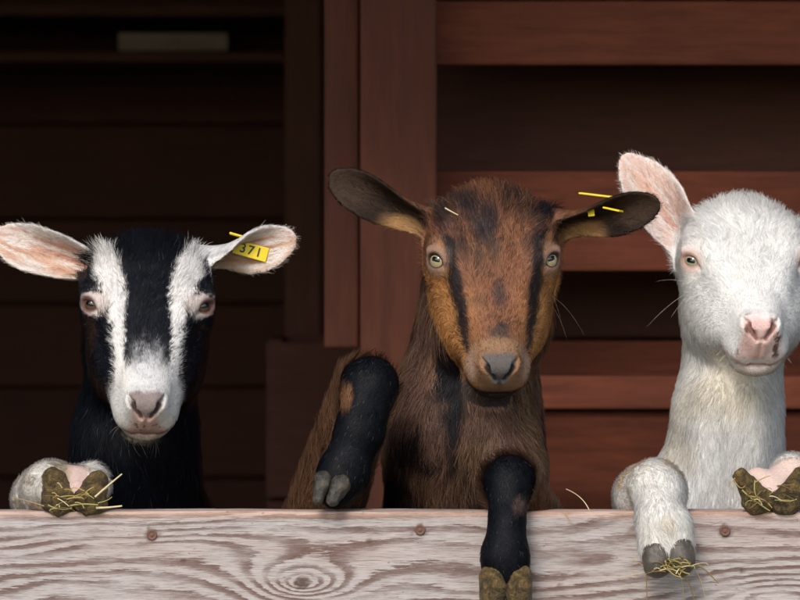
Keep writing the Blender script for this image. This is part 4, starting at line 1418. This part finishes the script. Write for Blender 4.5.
Gw = dict(name='goat', label='white goat with pink nose and upright pink ear, at the right', base=(P(730, 500, 0.5)[0], 0.8), head=Hw, seed=3,
          color=color_white, hair_var=hair_white, fur_mat='fur', eye_mat='eye_white', lid=0.0010, eye_w=0.0102, eye_h=0.0058, cheek=1.1, poll=8, locks=0.32, neck_len=0.7, gaze=(0, -0.2, 0), ear_bare=0.45,
          ears=[Ear(P(690, 246, 0.245), P(622, 154, 0.25), (0.25, -1.0, -0.05), 0.030, 0.026, 0.004, 25, 0.9),
                Ear(P(806, 238, 0.245), P(905, 200, 0.25), (-0.2, -1.0, -0.3), 0.029, 0.016, 0.004)],
          body=[cone(Hw.w(-32, 0, -52), P(727, 420, 0.22), 0.056, 0.047, 0.03), cone(P(727, 420, 0.22), P(722, 560, 0.27), 0.047, 0.098, 0.04),
                cone(P(674, 512, 0.22), P(655, 600, 0.25), 0.042, 0.06, 0.05), cone(P(782, 525, 0.24), P(790, 600, 0.25), 0.035, 0.06, 0.05),
                cone(P(712, 400, 0.175), P(704, 540, 0.20), 0.013, 0.024, 0.02), cone(P(748, 400, 0.175), P(752, 540, 0.20), 0.013, 0.022, 0.02)]
               + trunk(P(730, 500, 0.36)[0], 0.34, ZT - 0.16, P(730, 500, 0.36)[0] - 0.02, 0.98) + legs, seg_dir=dirs)
Gw['whiskers'] = muzzle_whiskers(Hw, 30, np.random.default_rng(7), (0.008, 0.018)) + [(Hw.w(14, -58, -22), (-1, -0.1, 0.15), 0.035, 0.004), (Hw.w(18, -57, -30), (-0.8, -0.1, -0.55), 0.055, 0.006), (Hw.w(18, -57, -32), (-0.6, -0.1, -0.7), 0.03, 0.003)]
Gw['whisker_col'] = (0.75, 0.70, 0.62)

def claw(root, a, b, ra, rb, cuts, mat, bulge=None, rough=None):
    pr = [cone(a, b, ra, rb, 0.01)]
    if bulge: pr.append(ell(bulge[0], bulge[1], None, 0.008))
    for c, nrm in cuts: pr.append(plane_cut(c, nrm))
    return sdf_part('hoof', pr, 0.0016, mat, root, 0.007 if cuts else 0.0035)

goats = {}
for key, G in (('b', Gb), ('n', Gn), ('w', Gw)):
    goats[key] = build_goat(G)

gb, gn, gw = goats['b'][0], goats['n'][0], goats['w'][0]
for rt, G, px in ((gb, Gb, P(143, 500, 0.33)[0] + 0.02), (gn, Gn, P(466, 500, 0.32)[0] + 0.02), (gw, Gw, P(730, 500, 0.36)[0] - 0.02)):
    hind_hooves(rt, px, 0.98 if rt is gw else 0.95)
# black goat: sole towards the viewer, toes up
claw(gb, P(54, 480, 0.008), P(57, 498, 0.004), 0.0125, 0.0155, [(P(60, 490, -0.006), (0, -1, 0.1))], M['hoof'], (P(60, 502, 0.002), (0.017, 0.011, 0.011)))
claw(gb, P(97, 481, 0.008), P(91, 499, 0.004), 0.0115, 0.0155, [(P(92, 490, -0.006), (0, -1, 0.1))], M['hoof'], (P(88, 503, 0.002), (0.016, 0.011, 0.010)))
# brown goat
claw(gn, P(323, 480, -0.010), P(318, 499, -0.020), 0.0095, 0.0062, [], M['horn'])
claw(gn, P(341, 484, -0.012), P(333, 500, -0.021), 0.0105, 0.0068, [], M['horn'])
claw(gn, P(494, 578, -0.044), P(491, 606, -0.052), 0.0145, 0.0125, [], M['hoof'])
claw(gn, P(518, 578, -0.044), P(520, 606, -0.052), 0.0145, 0.0125, [], M['hoof'])
# white goat
claw(gw, P(657, 553, -0.045), P(657, 564, -0.050), 0.0155, 0.0145, [], M['dark_horn'])
claw(gw, P(679, 551, -0.045), P(681, 562, -0.050), 0.0155, 0.0145, [], M['dark_horn'])
claw(gw, P(741, 476, 0.006), P(758, 500, 0.004), 0.0085, 0.0145, [(P(750, 490, -0.007), (0, -1, 0.1))], M['hoof'], (P(760, 502, 0.002), (0.016, 0.011, 0.010)))
claw(gw, P(800, 476, 0.006), P(787, 500, 0.004), 0.0095, 0.0150, [(P(790, 490, -0.007), (0, -1, 0.1))], M['hoof'], (P(782, 502, 0.002), (0.016, 0.011, 0.010)))

# ------------------------------------------------------------------ ear tags
def oriented_box(name, c, xax, yax, sx, sy, th, mat, parent, bev=0.0015):
    me = box_mesh(name, (-sx / 2, -sy / 2, -th / 2), (sx / 2, sy / 2, th / 2), min(bev, th * 0.45))
    o = bpy.data.objects.new(name, me); COL.objects.link(o); me.materials.append(mat)
    x = Vector(unit(xax)); z = x.cross(Vector(yax)).normalized(); y = z.cross(x)
    m = Matrix(((x.x, y.x, z.x, c[0]), (x.y, y.y, z.y, c[1]), (x.z, y.z, z.z, c[2]), (0, 0, 0, 1)))
    o.parent = parent
    o.matrix_local = Matrix.Translation(-parent_world(parent)) @ m
    return o, m

def on_ear(e, x, b, off):
    """point on the ear's inner surface at x along and b across (-1..1)"""
    p = e.B + e.A * (x * e.L)
    a, bb, n, xx, w, n0, sl = e.coords((p + e.S * 0)[None, :])
    w = w[0]
    q = p + e.S * (b * w)
    a, bb, n, xx, w2, n0, sl = e.coords(q[None, :])
    return q + e.N * (n0[0] + off)

eb = Gb['ears'][1]
c = on_ear(eb, 0.56, -0.10, 0.0075)
xd = P(274, 262, 0.15) - P(238, 252, 0.15)
tg, tm = oriented_box('ear_tag', c, xd, _up - 0.1 * _rt, 0.036, 0.0150, 0.0014, M['tag'], gb)
tg['label'] = 'yellow ear tag reading 371'
fc = bpy.data.curves.new('lettering', 'FONT')
fc.body = '371'; fc.size = 0.0135; fc.align_x = 'CENTER'; fc.align_y = 'CENTER'; fc.extrude = 0.0001; fc.offset = 0.0002; fc.space_character = 1.25
fo = bpy.data.objects.new('lettering_tmp', fc); COL.objects.link(fo)
dg = bpy.context.evaluated_depsgraph_get()
tme = bpy.data.meshes.new_from_object(fo.evaluated_get(dg))
bpy.data.objects.remove(fo)
tme.name = 'lettering'; tme.materials.clear(); tme.materials.append(M['ink'])
lo_ = bpy.data.objects.new('lettering', tme); COL.objects.link(lo_); lo_.parent = tg
lo_.location = (0, 0, 0.0009)
c2 = on_ear(eb, 0.40, 0.9, -0.004) 
st, _ = oriented_box('tag_stud', P(236, 235, 0.165), xd, (0, -1, 0.1), 0.014, 0.012, 0.0022, M['tag'], gb)
en = Gn['ears'][1]
oriented_box('ear_tag', P(600, 195.5, 0.150), P(622, 198, 0.145) - P(580, 193, 0.155), (0, 1, 0.04), 0.043, 0.016, 0.0020, M['tag'], gn)
oriented_box('ear_tag', P(613, 209.5, 0.118), P(622, 211, 0.11) - P(606, 207.5, 0.12), (0, 1, 0.04), 0.020, 0.010, 0.0020, M['tag'], gn)
oriented_box('tag_stud', P(591, 212, 0.135), (1, 0, 0.1), (0, 0.5, 1), 0.007, 0.010, 0.002, M['tag'], gn)

# ------------------------------------------------------------------ straw
def stalk(parent, pts, r, mat):
    pts = np.array(pts, float)
    n = len(pts); k = 5
    V = []; F = []
    for i in range(n):
        t = pts[min(i + 1, n - 1)] - pts[max(i - 1, 0)]; t = unit(t)
        s = unit(np.cross(t, (0.3, 1.0, 0.2))); b = np.cross(t, s)
        rr = r * (1 - 0.35 * i / (n - 1))
        for j in range(k):
            a = 2 * math.pi * j / k
            V.append(pts[i] + rr * (math.cos(a) * s + 0.6 * math.sin(a) * b))
    for i in range(n - 1):
        for j in range(k):
            j2 = (j + 1) % k
            F.append((i * k + j, i * k + j2, (i + 1) * k + j2, (i + 1) * k + j))
    c = pts[0]
    me = mesh_np('stalk', np.array(V) - c, F, True)
    o = bpy.data.objects.new('stalk', me); COL.objects.link(o); me.materials.append(mat)
    o.parent = parent; o.location = Vector(c) - parent_world(parent)
    return o

def bez(a, b, c, n=8):
    t = np.linspace(0, 1, n)[:, None]
    return (1 - t) ** 2 * np.asarray(a) + 2 * t * (1 - t) * np.asarray(b) + t * t * np.asarray(c)

def tuft(label, anchor, lines, rnd, n_rand, spread, depth, seed, grp):
    rng = np.random.default_rng(seed)
    root = tag(empty('straw_tuft', Vector(anchor)), label, 'straw', grp)
    mats = [M['straw'], M['straw_green'], M['straw_pale'], M['straw_dirty']]
    for (x0, y0, xm, ym, x1, y1, d0, d1, mi, r) in lines:
        stalk(root, bez(P(x0, y0, d0), P(xm, ym, (d0 + d1) / 2), P(x1, y1, d1)), r, mats[mi])
    for k in range(n_rand):
        x0 = rnd[0] + rng.uniform(-1, 1) * spread[0]; y0 = rnd[1] + rng.uniform(-1, 1) * spread[1]
        a = rng.uniform(-1.1, 1.1) + (math.pi if rng.random() < 0.5 else 0); L = rng.uniform(5, 20)
        x1 = x0 + L * math.cos(a); y1 = min(y0 + L * math.sin(a) * 0.6, rnd[2])
        stalk(root, bez(P(x0, y0, depth), P((x0 + x1) / 2 + rng.normal(0, 3), (y0 + y1) / 2 - rng.uniform(0, 6), depth - 0.003), P(x1, y1, depth - rng.uniform(0, .006))), rng.uniform(0.0003, 0.0008), mats[rng.choice([0, 1, 2, 3, 3])])
    return root
tuft('tangle of green and dry hay stuck under the sole of the black goat\'s raised hoof', P(75, 505, -0.012),
     [(95, 497, 105, 488, 122, 474, -0.012, -0.015, 2, 0.0012), (96, 508, 108, 508, 122, 506, -0.010, -0.014, 2, 0.0013), (44, 506, 25, 500, 11, 497, -0.010, -0.02, 0, 0.0006),
      (70, 506, 80, 503, 98, 505, -0.014, -0.014, 1, 0.0011), (48, 505, 60, 512, 72, 508, -0.013, -0.015, 1, 0.0008), (60, 497, 75, 494, 84, 499, -0.013, -0.014, 1, 0.0007),
      (100, 492, 110, 488, 112, 480, -0.010, -0.012, 0, 0.0006), (98, 503, 108, 501, 112, 497, -0.010, -0.012, 1, 0.0006)],
     (72, 499, 511), 22, (24, 11), -0.0150, 3, 'straw caught on hooves')
tuft('dry straw hanging under the white goat\'s hoof on the board front', P(670, 566, -0.06),
     [(668, 566, 650, 572, 620, 577, -0.06, -0.02, 2, 0.0006), (684, 566, 700, 560, 718, 583, -0.06, -0.02, 0, 0.0008), (676, 566, 690, 578, 694, 600, -0.062, -0.02, 0, 0.0009),
      (647, 562, 646, 580, 647, 602, -0.05, -0.012, 0, 0.0007), (668, 558, 676, 572, 690, 574, -0.062, -0.066, 1, 0.0009), (665, 560, 668, 575, 680, 577, -0.064, -0.066, 0, 0.0008),
      (690, 562, 705, 565, 712, 578, -0.055, -0.02, 2, 0.0006), (658, 570, 640, 566, 632, 558, -0.055, -0.03, 0, 0.0005), (680, 570, 683, 585, 684, 602, -0.055, -0.02, 2, 0.0006), (692, 566, 702, 575, 706, 604, -0.05, -0.02, 2, 0.0005)],
     (672, 567, 582), 34, (21, 5), -0.0635, 4, 'straw caught on hooves')
tuft('muddy hay stuck across the sole of the white goat\'s raised hoof', P(770, 505, -0.012),
     [(742, 490, 752, 500, 770, 511, -0.010, -0.014, 1, 0.0009), (748, 496, 765, 497, 772, 508, -0.012, -0.014, 0, 0.0007), (778, 500, 790, 503, 797, 499, -0.012, -0.014, 1, 0.0008),
      (735, 478, 728, 484, 734, 490, -0.006, -0.008, 0, 0.0005), (734, 480, 740, 492, 745, 486, -0.006, -0.008, 0, 0.0005), (755, 480, 752, 495, 762, 505, -0.012, -0.013, 1, 0.0008)],
     (770, 494, 511), 18, (25, 13), -0.0140, 5, 'straw caught on hooves')
def lone_straw(label, line):
    x0, y0, xm, ym, x1, y1, d0, d1, mi, r = line
    root = tag(empty('straw_stalk', Vector(P(x0, y0, d0))), label, 'straw', 'loose straw stalks')
    stalk(root, bez(P(x0, y0, d0), P(xm, ym, (d0 + d1) / 2), P(x1, y1, d1)), r, [M['straw'], M['straw_green'], M['straw_pale']][mi])
lone_straw('thin curved straw standing on the board between the brown and white goats', (590, 512, 584, 496, 566, 489, 0.02, 0.03, 2, 0.0006))
lone_straw('short straw hanging down the board front right of the brown goat\'s leg', (563, 512, 568, 514, 571, 525, -0.004, -0.006, 0, 0.0006))
fp = Hn.w(-44, -48, 13)
lone_straw('short pale straw lying on the brown goat\'s forehead', (445, 208, 450, 211, 458, 215, 0.098, 0.092, 2, 0.0009))
print('done', round(time.time() - T0, 1))
